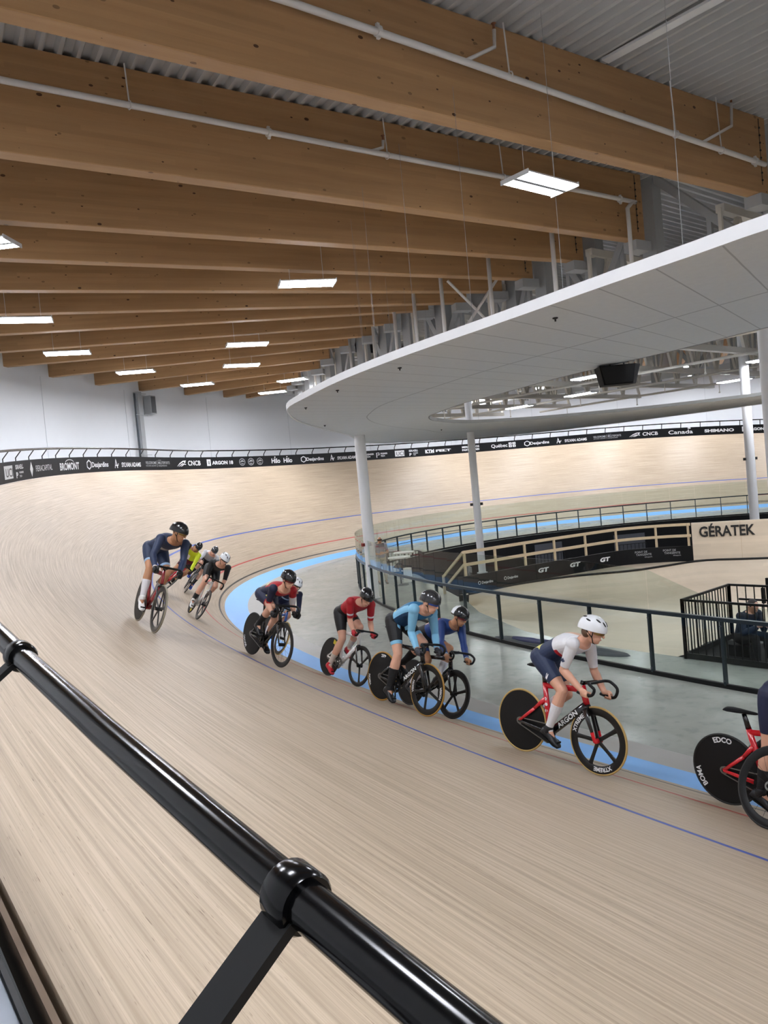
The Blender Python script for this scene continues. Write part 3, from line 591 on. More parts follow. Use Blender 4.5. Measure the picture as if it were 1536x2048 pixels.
def hexagon(cx,cy,r,w):
    a=[PI/2+PI/3*i for i in range(7)]; return quadstrip([(cx+r*math.cos(t),cy+r*math.sin(t)) for t in a],w)
def logo(kind,s0,s1):
    W_=s0-s1; c=(s0+s1)/2; mid=.30; I=M_INK; out=[]
    def P(parts,mt=I): 
        v,f=merge(*parts); put(v,f,c,mid,(1,1),mt,'sponsor_print')
    if kind=='UCI':
        P([rect(-W_/2,-.19,W_/2,.19)]); v,f=tx('UCI',.05*W_,-.13,W_*.8,.25,.004); vs=[rim(c-x,.022,mid+y) for x,y in v]; m=MB(); m.add(vs,f); m.build('sponsor_print',M_INKBLACK,BOARD)
    elif kind=='ISRAEL': P([tx('ISRAEL',-.05*W_,.06,W_*.8,.13,.03),quadstrip([(.38*W_,.19),(.33*W_,.12),(.38*W_,.06),(.46*W_,.09)],.03),tx('P',-.32*W_,-.2,W_*.22,.17,.04),tx('PREMIER',.2*W_,-.08,W_*.5,.06,.02),tx('TECH',.08*W_,-.19,W_*.26,.06,.02)])
    elif kind=='FIERA': P([poly2([(-.45*W_,.24),(-.38*W_,0),(-.45*W_,-.24),(-.52*W_,0)]),tx('FIERACAPITAL',.12*W_,-.09,W_*.74,.2,.0)])
    elif kind=='BROMONT': P([tx('BROMONT',0,-.14,W_,.26,.025),quadstrip([(.02*W_+.22*W_*math.cos(t),.1+.12*math.sin(t)) for t in np.linspace(.3,2.9,9)],.025)])
    elif kind=='DESJ': P([hexagon(-.41*W_,0,.17,.05),tx('Desjardins',.1*W_,-.1,W_*.76,.2,.02)])
    elif kind=='SYLVAN': P([quadstrip([(-.5*W_,-.17),(-.455*W_,.17),(-.40*W_,-.17)],[.03,.1,.06]),quadstrip([(-.47*W_,-.06),(-.37*W_,-.06),(-.36*W_,.02)],.04),tx('SYLVAN ADAMS',.13*W_,-.13,W_*.73,.19,.025)])
    elif kind=='VELO': P([tx('VELODROME',-.27*W_,-.02,W_*.44,.13,.012),tx('SYLVAN ADAMS',-.27*W_,-.13,W_*.42,.07,.0),rect(-.018*W_,-.15,-.008*W_,.15),tx('MULTISPORTS',.26*W_,-.02,W_*.46,.13,.012),tx('CENTRE',.09*W_,.13,W_*.12,.05,0),tx('DESJARDINS',.2*W_,-.13,W_*.34,.07,0)],M_INKGREY)
    elif kind=='CNCB': P([quadstrip([(-.5*W_,-.14),(-.38*W_,.0),(-.25*W_,.1),(-.12*W_,.13)],[.01,.05,.06,.03]),quadstrip([(-.44*W_,-.15),(-.33*W_,-.06),(-.24*W_,-.0)],[.01,.04,.05]),quadstrip([(-.36*W_,-.15),(-.28*W_,-.1),(-.2*W_,-.02),(-.13*W_,-.06)],[.01,.04,.05,.03]),disc(-.17*W_,.07,.05),tx('CNCB',.22*W_,-.1,W_*.52,.24,.02)])
    elif kind=='ARGON':
        P([rect(-.5*W_,-.15,-.35*W_,.19),tx('ARGON 18',.1*W_,-.08,W_*.8,.18,.045)]); v,f=merge(disc(-.425*W_,.04,.055,12,.03),rect(-.44*W_,-.07,-.41*W_,.0)); m=MB(); m.add([rim(c-x,.022,mid+y) for x,y in v],f); m.build('sponsor_print',M_INKBLACK,BOARD)
    elif kind=='CIRC': r=.2; P([disc(0,0,r,24,r*.86),quadstrip([(-.13,.0),(-.03,.04),(.03,.04),(.13,.03)],.05),quadstrip([(-.06,.11),(0,.06),(.07,.12)],.03),rect(-.1,-.09,.1,-.07),rect(-.07,-.13,.07,-.11)],M_INKGREY)
    elif kind=='HILO': P([tx('Hilo',0,-.13,W_,.27,.02),disc(-.08*W_,.2,.035)])
    elif kind=='PREM': P([quadstrip([(-.42*W_,-.18),(-.42*W_,.12),(-.22*W_,.12),(-.2*W_,.0),(-.34*W_,-.01)],.05),tx('PREMIER',.2*W_,.02,W_*.58,.1,.03),tx('TECH',.08*W_,-.13,W_*.34,.1,.03)])
    elif kind=='KTM': P([tx('KTM',0,-.1,W_,.22,.05),rect(-.5*W_,-.12,.5*W_,-.09)])
    elif kind=='FELT': P([tx('FELT',0,-.07,W_,.14,.05),rect(-.5*W_,.05,.45*W_,.08)])
    elif kind=='MERCI': P([tx('MERCI À NOS',0,.04,W_,.13,.035),tx('PARTENAIRES',0,-.16,W_,.13,.035)])
    elif kind=='QUEBEC':
        P([tx('Québec',-.17*W_,-.1,W_*.64,.24,.01)]+[rect(x,y,x+.12*W_,y+.15) for x in (.2*W_,.35*W_) for y in (-.15,.03)])
        v,f=merge(*[merge(rect(x+.055*W_,y+.03,x+.07*W_,y+.12),rect(x+.035*W_,y+.065,x+.09*W_,y+.085)) for x in (.2*W_,.35*W_) for y in (-.15,.03)]); m=MB(); m.add([rim(c-x,.022,mid+y) for x,y in v],f); m.build('sponsor_print',M_INKBLACK,BOARD)
    elif kind=='CANADA': P([tx('Canada',0,-.12,W_,.27,.015),rect(.3*W_,.2,.32*W_,.3),rect(.33*W_,.2,.39*W_,.3),rect(.4*W_,.2,.42*W_,.3)])
    elif kind=='SHIMANO': P([tx('SHIMANO',0,-.1,W_,.2,.05)])
for k_,a,b in LOGOS: logo(k_,a,b)
# wall pilaster with heater box
ps=PIL_S
t=thing('wall_column','grey steel wall column with cross rungs behind the far banner','column',rim(ps,WOFF))
f=out_dir(ps); tt=V(-f.y,f.x,0)
m=MB(); a=rim(ps,WOFF-.16); m.bar(V(a.x,a.y,Z0),V(a.x,a.y,9.2),.30,.28,f); m.build('shaft',M_GREYSTEEL,t)
m=MB(); a2=rim(ps+.25,WOFF-.25); m.bar(V(a2.x,a2.y,3),V(a2.x,a2.y,9.1),.07,.07,f); m.build('conduit',M_CHANNEL,t)
m=MB()
for z in (5.6,5.95,8.0,9.1): c=rim(ps,WOFF-.34); m.bar(V(c.x,c.y,z)-tt*.45,V(c.x,c.y,z)+tt*.45,.04,.03)
m.build('rungs',M_GREYSTEEL,t)
t=thing('wall_speaker','grey louvred speaker box high on the white wall by the steel column','speaker',rim(ps-.55,WOFF-.2)+V(0,0,0))
c=rim(ps-.55,WOFF-.3); R=Matrix((tt,f,V(0,0,1))).transposed(); m=MB(); m.box(V(c.x,c.y,8.55),(.42,.42,.95),R); m.build('cabinet',M_GREYSTEEL,t)
c=rim(ps-.55,WOFF-.52); m=MB(); m.box(V(c.x,c.y,8.55),(.34,.03,.85),R); m.build('grille',mat('speaker_grille_grey','#5b5d60',.7),t)

# ------------------------------------------------------------------ canopy ring
ZC=5.0
co=[V(x,y,ZC) for x,y in COUT]; ci=[V(x,y,ZC) for x,y in CIN]
co=co[::-1]  # from far right round the tip to the near right
co=[V(48,-9,ZC),V(44,-4.5,ZC),V(38,-3,ZC),V(30,-2.6,ZC),V(25.5,-2.5,ZC)]+co+[V(34,-24.85,ZC),V(38,-24.6,ZC),V(43,-23,ZC),V(47,-19.5,ZC),V(49,-14,ZC)]
ci=ci[::-1]
ci=[V(43.6,-11,ZC),V(41.5,-8.3,ZC),V(37,-7.0,ZC),V(31,-6.6,ZC),V(26.5,-6.8,ZC)]+ci+[V(32.5,-20.4,ZC),V(36,-20.3,ZC),V(39.8,-19.3,ZC),V(42.8,-17,ZC),V(44,-14,ZC)]
def resample(pts,n):
    P=catmull(pts,10,True); P.append(P[0]); L=[0]
    for a,b in zip(P,P[1:]): L.append(L[-1]+(b-a).length)
    out=[]
    for k in range(n):
        d=L[-1]*k/n; i=int(np.searchsorted(L,d,side='right'))-1; t=(d-L[i])/max(1e-9,L[i+1]-L[i]); out.append(P[i].lerp(P[i+1],t))
    return out
NC=240
CO=resample(co,NC); CI0=resample(ci,NC*4)
CI=[]
for p in CO: CI.append(min(CI0,key=lambda q:(q-p).length))
# smooth correspondence: march by even arclength from the best starting point
NI=NC*4; idx=[min(range(NI),key=lambda q:(CI0[q]-p).length) for p in CO]
un=[float(idx[0])]
for a,b in zip(idx,idx[1:]): un.append(un[-1]+((b-a+NI//2)%NI-NI//2))
turn=un[-1]+((idx[0]-idx[-1]+NI//2)%NI-NI//2)-un[0]
for _ in range(30):
    e=[un[-1]-turn]+un+[un[0]+turn]; un=[(e[k]+e[k+1]*2+e[k+2])/4 for k in range(NC)]
un=[q-25 for q in un]      # the panel joints run slightly skewed to the edge
CI=[CI0[int(math.floor(q))%NI].lerp(CI0[(int(math.floor(q))+1)%NI],q-math.floor(q)) for q in un]
can=thing('canopy','white ring canopy with grey acoustic panels underneath, hung above the infield fence','canopy',(25,-14,ZC))
NV=8; vs=[];uv=[]
for k in range(NC+1):
    for j in range(NV+1):
        p=CO[k%NC].lerp(CI[k%NC],j/NV); vs.append(p); uv.append((k/NC,j/NV))
m=MB(); m.add(vs,[(k*(NV+1)+j,k*(NV+1)+j+1,(k+1)*(NV+1)+j+1,(k+1)*(NV+1)+j) for k in range(NC) for j in range(NV)])
m.build('soffit_panels',M_PANEL,can,uv=uv)
m=MB(); m.add([p+V(0,0,.085) for k in range(NC) for p in (CO[k],CI[k])],[(2*k,2*k+1,2*((k+1)%NC)+1,2*((k+1)%NC)) for k in range(NC)]); m.build('top_deck',M_GREYSTEEL,can)
for nm,C_,zz in (('outer_fascia',CO,(-.02,.085)),('inner_fascia',CI,(-.004,.09))):
    m=MB(); cen=V(30,-14,0); sg=1 if nm[0]=='o' else -1
    nr=[]
    for k in range(NC):
        d=(C_[(k+1)%NC]-C_[k-1]); n_=V(d.y,-d.x,0).normalized()
        if n_.dot(C_[k]-V(30,-14,ZC))<0: n_=-n_
        nr.append(n_*sg)
    m.add([C_[k]+nr[k]*o+V(0,0,z) for k in range(NC) for o,z in ((0,zz[0]),(.03,zz[0]),(.03,zz[1]),(0,zz[1]))],[(4*k+j,4*k+(j+1)%4,4*((k+1)%NC)+(j+1)%4,4*((k+1)%NC)+j) for k in range(NC) for j in range(4)])
    m.build(nm,M_WHITE if sg>0 else mat('canopy_edge_grey','#8f918f',.8),can,fix=True)
for x,y in ((29.41,-23.76),(26.43,-23.31),(24.37,-22.85),(22.16,-21.97),(18.6,-19.0),(16.0,-12.5),(24,-4.7)):
    m=MB(); m.ell((x,y,ZC-.006),(.03,.03,.012)); m.cyl((x,y,ZC),(x,y,ZC-.04),.009); m.build('sprinkler_tip',M_GAP,can)
# canopy hangers and cables
def cmid(px,py): # nearest point on the canopy centre line
    return min([CO[k].lerp(CI[k],.45) for k in range(NC)],key=lambda q:(q-V(px,py,ZC)).length)
hang=[(21.8,-13.6),(19.05,-13.0),(17.15,-13.1),(15.55,-12.8),(13.8,-12.15),(11.5,-11.25),(8.35,-9.95)]
HL_=['nearest, below the second beam','second from the camera','third, next to the crossed rods','fourth, left of the crossed rods','fifth','sixth','last by the canopy tip']
for (x,y),l in zip(hang,HL_):
    t=thing('drop_pipe','white vertical sprinkler drop pipe seen above the canopy edge, '+l,'pipe',(x,y,6.6),'white sprinkler drop pipes')
    m=MB(); m.cyl((x,y,6.6),(x,y,HB+.4),.06,12); m.build('tube',M_PIPE,t,smooth=True); m=MB(); m.cyl((x,y,6.55),(x,y,6.8),.085,12); m.cyl((x,y,7.6),(x,y,7.75),.085,12); m.build('couplings',M_PIPE,t)
t=thing('cross_brace','pair of thin white crossed rods beside a drop pipe','brace',(17.5,-12.8,7.3))
m=MB(); m.cyl((17.40,-13.06,9.4),(18.3,-11.2,7.2),.045,8); m.cyl((18.1,-11.6,9.4),(17.35,-13.2,7.2),.045,8); m.build('rods',M_PIPE,t)
k=0
for kk in range(0,NC,5):
    p=CO[kk].lerp(CI[kk],.5)
    if not (p.y<-9 and p.x<34): continue
    k+=1
    m=MB(); m.cyl((p.x,p.y,ZC+.1),(p.x,p.y,HB+.02),.003,5); o=m.build('suspension_cable',mat('cable_steel','#8d8d8c',.5)); tag(o,'thin bright steel cable holding up the canopy','cable','canopy suspension cables')
# tall columns
def column(x,y,r,z1,label):
    t=thing('column',label,'column',(x,y,Z0)); m=MB(); n=28
    m.tube([(x,y,Z0),(x,y,z1)],r,n); o=m.build('shaft',M_WHITE,t); autosmooth(o)
    m=MB(); m.tube([(x,y,Z0+.001),(x,y,Z0+.03)],r+.06,n); m.build('base_plate',M_GREYSTEEL,t); return t
cA=column(COLS[0][0]-.06,COLS[0][1]-.07,.175,ZC,'white round column under the left tip of the canopy, standing just inside the glass fence')
cB=column(COLS[1][0],COLS[1][1],.135,12,'slim white column rising from the infield past the canopy opening')
cC=column(COLS[2][0],COLS[2][1],.17,12,'white column behind the lettered plywood wall at the right')
cD=column(29.87,-19.795,.21,ZC,'thick white column at the right edge of the picture under the near canopy edge')
for c_,z in ((cA,1.55),(cB,2.35),(cC,3.1)):
    L_=c_.location; m=MB(); r_=.175 if c_ is cA else (.135 if c_ is cB else .17)
    d=V(-1,.2,0).normalized() if c_ is cA else V(.77,-.63,0); q=V(-d.y,d.x,0); 
    for sg in ((1,) if c_ is cA else (1,-1)): m.box(V(L_.x,L_.y,z)+q*(r_+.04)*sg,(.09,.09,.10)); 
    m.build('call_point',mat('call_point_red','#7d2620',.5) if c_ is cA else M_GAP,c_)
# hanging loudspeaker
sp=thing('loudspeaker','black wedge loudspeaker hanging below the inner edge of the canopy','loudspeaker',(27.26,-19.6,4.9))
R=Matrix.Rotation(math.radians(48),3,'Z'); c=V(27.27,-19.48,4.84)
pr=[(-.30,.14,.20),(.26,.14,.22),(.26,-.02,.22),(-.30,-.02,.20)]
m=MB(); top_=[(-.31,-.16),(.25,-.16),(.37,.0),(.25,.2),(-.31,.2)]; bt=[(-.25,-.14),(.20,-.14),(.28,.0),(.2,.16),(-.25,.16)]
m.loft([[c+R@V(x,y,-.17) for x,y in bt],[c+R@V(x,y,.13) for x,y in top_]]); m.build('cabinet',M_MATTEBLACK,sp,fix=True)
m=MB(); m.loft([[c+R@V(x,y,z) for x,y,z in ((-.23,-.153,-.15),(.19,-.153,-.15),(.235,-.172,.11),(-.29,-.172,.11))],[c+R@V(x,y,z) for x,y,z in ((-.23,-.158,-.15),(.19,-.158,-.15),(.235,-.177,.11),(-.29,-.177,.11))]]); m.build('grille',M_BLACK,sp,fix=True)
m=MB(); m.cyl(c+R@V(-.1,.0,.1),c+R@V(-.1,.1,.5),.012); m.cyl(c+R@V(.12,.0,.1),c+R@V(.12,.1,.5),.012); m.bar(c+R@V(-.2,.06,.2),c+R@V(.2,.06,.2),.04,.04); m.build('bracket',M_BLACK,sp)

# ------------------------------------------------------------------ glass fence round the infield
fen=thing('glass_fence','glass fence with dark steel rail and posts ringing the infield','fence',fence_pt(20))
FS=[41.9]
step=1.36
s=46.0; fs_=[]
acc=0; prev=fence_pt(46); sl=[46.0]
for s in np.arange(46,-52,-.02):
    q=fence_pt(float(s)); acc+=(q-prev).length; prev=q
    if acc>=step: acc=0; sl.append(float(s))
RH=1.08; GH=1.88
S_=list(np.arange(46,-52,-.5))
m=MB(); m.loft([[fence_pt(s,z,e) for e,z in ((-.035,RH-.03),(.035,RH-.03),(.035,RH+.03),(-.035,RH+.03))] for s in S_]); m.build('top_rail',M_DKSTEEL,fen,fix=True)
m=MB(); m.loft([[fence_pt(s,z,e) for e,z in ((-.03,0.0),(.03,0),(.03,.07),(-.03,.07))] for s in S_]); m.build('base_rail',M_BLACK,fen,fix=True)
m=MB(); m.loft([[fence_pt(s,z,.1+e) for e,z in ((-.02,-.45),(.02,-.45),(.02,.02),(-.02,.02))] for s in S_ if s<8]); m.build('kick_board',M_MATTEBLACK,fen,fix=True)
m=MB(); m.tube([fence_pt(s,.72) for s in S_ if s<14],.012,6); m.build('mid_wire',M_BLACK,fen)
for s in sl:
    m=MB(); f=out_dir(s); m.bar(fence_pt(s,.05),fence_pt(s,RH-.02),.035,.075,f); po=m.build('post',M_DKSTEEL,fen)
    m=MB()
    for z in (.12,RH-.1): m.cyl(fence_pt(s,z,-.05),fence_pt(s,z,-.03),.016,8)
    m.build('bolts',M_CHANNEL,po)
for i,(a,b) in enumerate(zip(sl,sl[1:])):
    ga=gb=GH
    if a>38.6: 
        ga=float(np.interp(a,[38.6,40.1,46],[GH,1.35,RH+.02])); gb=float(np.interp(b,[38.6,40.1,46],[GH,1.35,RH+.02]))
    m=MB(); d=.008; a2=a-d; b2=b+d
    m.loft([[fence_pt(s,z,e) for e,z in ((-.006,.08),(.006,.08),(.006,h),(-.006,h))] for s,h in ((a2,ga),((a2+b2)/2,(ga+gb)/2),(b2,gb))]); m.build('glass_pane',M_GLASS,fen,fix=True)
# ------------------------------------------------------------------ wooden bike bowl inside the infield
ZD=0.0
bowl=thing('bike_bowl','pale plywood bike bowl with curved ramp inside the infield fence','ramp',(23,-12,Z0))
nearc=catmull([V(17.3,-13.9,Z0),V(19.93,-15.49,Z0),V(22.6,-16.83,Z0),V(24.33,-17.28,Z0),V(25.67,-17.34,Z0),V(26.75,-17.36,Z0),V(26.78,-15.6,Z0),V(30,-15.5,Z0),V(36,-15.4,Z0)],6)
lipc=catmull([V(18.4,-14.9+.6,ZD),V(18.45,-13.4,ZD),V(18.6,-12.1,ZD),V(19.27,-10.46,ZD),V(20.36,-9.13,ZD),V(20.84,-7.9,ZD),V(21.4,-6.5,ZD),V(22.9,-5.8,ZD),V(30,-2.6,ZD)],6)
NU=48
def resamp(P,n):
    L=[0]
    for a,b in zip(P,P[1:]): L.append(L[-1]+(b-a).length)
    out=[]
    for k in range(n+1):
        d=L[-1]*k/n; i=min(int(np.searchsorted(L,d,side='right'))-1,len(P)-2); t=(d-L[i])/max(1e-9,L[i+1]-L[i]); out.append(P[i].lerp(P[i+1],t))
    return out
# correspond by x-angle from the bowl tip
nr=resamp(nearc,NU); lp=resamp(lipc,NU); NR=26; DEP=.55
vs=[]
for k in range(NU+1):
    a,b=nr[k],lp[k]; Ld=(b-a).length; rad=min(1.5,Ld*.45)
    for j in range(NR+1):
        t=j/NR; dist=t*Ld; dep=min(DEP,Ld*.22); p=a.lerp(b,t)
        toe=Ld-rad
        z0=Z0-(dep+Z0*0)*min(1,dist/max(.01,toe*.6)) if toe>.01 else Z0
        if dist>toe: 
            q=(dist-toe)/rad; H_=ZD-z0; z=z0+H_*(1-math.sqrt(max(0,1-q*q)))
        else: z=z0
        vs.append(V(p.x,p.y,z))
m=MB(); m.add(vs,[(k*(NR+1)+j,(k+1)*(NR+1)+j,(k+1)*(NR+1)+j+1,k*(NR+1)+j+1) for k in range(NU) for j in range(NR)]); m.build('ramp_surface',M_PLY,bowl,smooth=True)
m=MB(); m.tube([p+V(0,0,.02) for p in lp if p.x<23.2],.035,8); m.build('coping',M_BLACK,bowl)
ban=catmull([V(18.1,-14.4,ZD),V(18.3,-13.2,ZD),V(18.5,-11.6,ZD),V(18.85,-9.8,ZD),V(19.3,-7.9,ZD),V(20.26,-6.93,ZD),V(21.07,-6.56,ZD)],8)
bn=resamp(ban,NU)
lpd=resamp([p for p in lp if p.x<21.5],NU)
m=MB(); m.add([p for k in range(NU+1) for p in (bn[k]+V(0,0,-.005),lpd[k])],[(2*k,2*k+1,2*k+3,2*k+2) for k in range(NU)]); m.build('deck',M_PLY,bowl)
def banh(k): return .5
m=MB(); m.loft([[bn[k]+o*n_+V(0,0,z) for o,z in ((0,-.02),(0,banh(k)),(.04,banh(k)),(.04,-.02))] for k in range(NU+1) for n_ in (V(-.9,.3,0),)]); m.build('black_banner',M_BOARD,bowl,fix=True)
m=MB(); m.loft([[bn[k]+o*V(-.9,.3,0)+V(0,0,z) for o,z in ((.02,-.05),(.04,-.05),(.04,-2.5),(.02,-2.5))] for k in range(NU+1)]); m.build('ramp_side',M_MATTEBLACK,bowl,fix=True)
def on_line(P,d):
    for a,b in zip(P,P[1:]):
        l=(b-a).length
        if d<=l: return a+(b-a)*(d/l),(b-a).normalized()
        d-=l
    return P[-1],(P[-1]-P[-2]).normalized()
LB=sum((b-a).length for a,b in zip(ban,ban[1:]))
def bprint(v,f,d0,z,mt):
    vs=[]
    for x,y in v:
        p,t=on_line(ban,d0+x); n_=V(t.y,-t.x,0); vs.append(p+n_*.006+V(0,0,z+y))
    m=MB(); m.add(vs,f); m.build('banner_print',mt,bowl)
v,f=merge(hexagon(-.24,.04,.05,.016),tx('Desjardins',.06,0,.42,.08)); 
bprint(v,f,2.0,.2,M_INK); bprint(v,f,1.0,.2,M_INK)
for d in (3.3,4.6,5.9): v,f=tx('GT',0,0,.42,.13,.05); bprint([(x+.25*y,y) for x,y in v],f,d,.22,M_INK)
v,f=merge(tx('POINT DE',-.08,.09,.4,.07),tx('TANGENTE',0,0,.5,.07),tx('bikepark',.15,-.07,.24,.04)); bprint(v,f,LB-1.55,.26,M_INKGREY); bprint(v,f,LB-.65,.26,M_INKGREY)
# plywood end wall with raised black letters
A=V(21.07,-6.56,ZD); Bq=V(25.2,-4.7,ZD); d=(Bq-A).normalized(); n_=V(d.y,-d.x,0)
wl=thing('plywood_wall','plywood wall behind the bike bowl carrying big black lettering','wall panel',A)
m=MB(); m.loft([[A+d*x+n_*y+V(0,0,z) for y,z in ((0,-.4),(0,1.24),(-.12,1.24),(-.12,-.4))] for x in (0,2.05,4.6)]); m.build('plywood_sheets',M_PLY,wl,fix=True)
m=MB()
for x in (1.45,2.9): m.bar(A+d*x+n_*.002+V(0,0,-.05),A+d*x+n_*.002+V(0,0,1.24),.008,.004,n_)
m.build('sheet_joints',mat('plywood_joint','#b39b78',.7),wl)
v,f=tx('GÉRATEK',0,0,1.64,.34,.025); m=MB()
for y in (.03,.012):
    m.add([A+d*(1.05+x)+n_*y+V(0,0,.78+yy) for x,yy in v],f)
m.build('lettering',M_INKBLACK,wl)
# pale wooden railing on the banner
rl=thing('wooden_railing','pale pine guard rail of posts and two rails on top of the black banner','railing',bn[20])
def rp(d,z): p,t=on_line(ban,d); n_=V(t.y,-t.x,0); return p-n_*.06+V(0,0,z)
ext0=[V(16.9,-13.9,0),V(17.5,-14.2,0)]
ds=list(np.linspace(.3,LB-.05,40))
m=MB(); 
for z in (1.2,.83): m.loft([[rp(d,z)+V(0,0,q)-w*V(-.9,.3,0) for w,q in ((-.02,-.045),(.02,-.045),(.02,.045),(-.02,.045))] for d in ds])
m.build('rails',M_RAILWOOD,rl,fix=True)
for d in (.35,1.5,2.7,3.9,5.2,6.5,7.8,LB-.1):
    m=MB(); m.bar(rp(d,.02)+V(-.9,.3,0)*.03,rp(d,1.22)+V(-.9,.3,0)*.03,.085,.04,(1,0,0)); m.build('post',M_RAILWOOD,rl)
m=MB(); a=rp(.3,1.2); b=V(16.6,-13.55,.35); m.bar(a,b,.04,.09); m.bar(rp(.3,.83),b+V(.3,-.1,-.2),.04,.09); m.bar(b+V(0,0,.05),V(16.55,-13.5,-.2),.085,.04,(1,0,0)); m.build('end_brace',M_RAILWOOD,rl)
# picture panel by the pit
pp=thing('picture_panel','panel of grey and white torn poster shapes behind the wooden railing','panel',(16.2,-11.6,-.2))
mm,N,L,B=nt('torn_posters'); tc=N.new('ShaderNodeTexCoord'); vo=N.new('ShaderNodeTexVoronoi'); vo.inputs['Scale'].default_value=4; L.new(tc.outputs['Object'],vo.inputs['Vector']); r_=N.new('ShaderNodeValToRGB'); r_.color_ramp.elements[0].color=lin('#2b2c2f'); r_.color_ramp.elements[1].color=lin('#a9abad'); r_.color_ramp.elements[0].position=.35; L.new(vo.outputs['Color'],r_.inputs[0]); L.new(r_.outputs[0],B.inputs['Base Color'])
m=MB(); m.bar((15.6,-11.6,.0),(16.6,-12.3,.0),.05,.95); m.build('board',mm,pp)
# far pit wall doors
for k,s in enumerate((-6.0,-13.0)):
    p=fence_pt(s,0,.3); f=out_dir(s); tq=V(-f.y,f.x,0); t=thing('pit_doorway','grey lit doorway in the black pit wall under the far fence, '+('left one' if k==0 else 'right one next to the lettered wall'),'doorway',(p.x,p.y,PIT))
    m=MB(); m.bar(V(p.x,p.y,-1.6)-tq*.9,V(p.x,p.y,-1.6)+tq*.9,.04,1.7); m.build('opening',mat('dim_doorway','#4a4c52',.6),t)
    m=MB(); pi=fence_pt(s,0,.5); m.bar(V(pi.x,pi.y,-1.3)-tq*.9,V(pi.x,pi.y,-1.3)+tq*.9,.03,.03)
    for q in np.linspace(-.9,.9,9): m.bar(V(pi.x,pi.y,-2.4)+tq*q,V(pi.x,pi.y,-1.3)+tq*q,.02,.02)
    m.build('guard_bars',M_BLACK,t)
# ------------------------------------------------------------------ stair cage, guard rails
def guard(t,a,b,h,n,base=.0,rail=.04,mt=M_BLACK,bar=.016):
    a=Vector(a);b=Vector(b); m=MB(); m.bar(a+V(0,0,h),b+V(0,0,h),rail,rail); m.build('top_rail',mt,t); m=MB(); m.bar(a+V(0,0,.06),b+V(0,0,.06),rail,.10); m.build('bottom_rail',mt,t)
    m=MB()
    for i in range(1,n):
        p=a.lerp(b,i/n); m.bar(p+V(0,0,.08),p+V(0,0,h),bar,bar)
    m.build('balusters',mt,t)
    for p in (a,b): m=MB(); m.bar(p,p+V(0,0,h+.02),.05,.05); m.build('post',mt,t)
cg=thing('stair_guard','black steel barred guard rail boxing in the stair opening at the right edge','railing',(26.9,-17.45,Z0))
guard(cg,(26.9,-17.45,Z0),(33,-17.6,Z0),1.07,46); guard(cg,(26.9,-17.45,Z0),(26.86,-15.65,Z0),1.07,16); guard(cg,(26.86,-15.65,Z0),(28.0,-15.62,Z0),1.07,7)
m=MB(); m.bar((28.0,-15.62,Z0+1.07),(30.2,-15.7,Z0+.1),.045,.045); m.bar((27.1,-15.75,Z0+.82),(28.1,-15.72,Z0+.82),.035,.035); m.bar((28.1,-15.72,Z0+.82),(30.3,-15.8,Z0-.15),.035,.035)
m.build('sloping_handrail',M_BLACK,cg)
st=thing('staircase','dark steps descending inside the black stair guard','stairs',(30,-16.6,Z0))
m=MB()
for i in range(10): m.box((28.4+i*.28,-16.6,Z0-.09-i*.18),(.3,1.7,.16))
m.box((27.5,-16.6,Z0-.03),(1.3,1.7,.05)); m.build('steps',M_MATTEBLACK,st)
g2=thing('stair_guard','short black guard rail panel beyond the stair, at the right picture edge','railing',(27.5,-15.4,Z0))
guard(g2,(27.5,-15.4,Z0),(31,-15.2,Z0),1.17,26); m=MB(); m.box((27.42,-15.42,Z0+.85),(.06,.06,.3)); m.build('latch',M_BLACK,g2)
g3=thing('pit_guard','low black barred guard at the pit edge near the standing man','railing',(10.5,-10.8,Z0))
guard(g3,(10.6,-10.75,Z0),(11.75,-10.15,Z0),.9,9); guard(g3,(11.75,-10.15,Z0),(12.6,-10.7,Z0),.9,6)
# tables by the man
for (x,y),l in (((13.4,-12.58),'round white high table on a dark disc foot, right of the standing man'),((12.2,-11.3),'white high table by the pit guard, farther than the other table')):
    t=thing('high_table',l,'table',(x,y,Z0)); m=MB(); m.tube([(x,y,Z0+.96),(x,y,Z0+1.0)],.4,24); m.build('table_top',M_TABLE,t)
    m=MB(); m.cyl((x,y,Z0),(x,y,Z0+.96),.035); m.build('pedestal',M_DKSTEEL,t); m=MB(); m.tube([(x,y,Z0),(x,y,Z0+.02),(x,y,Z0+.06)],[.27,.26,.05],20); m.build('foot_disc',M_DKSTEEL,t)
t=thing('wooden_stump','short white side table stub between the two high tables','stool',(13.0,-11.9,Z0)); m=MB(); m.tube([(13.0,-11.9,Z0),(13.0,-11.9,Z0+.5)],[.16,.15],14); m.build('drum',M_TABLE,t)
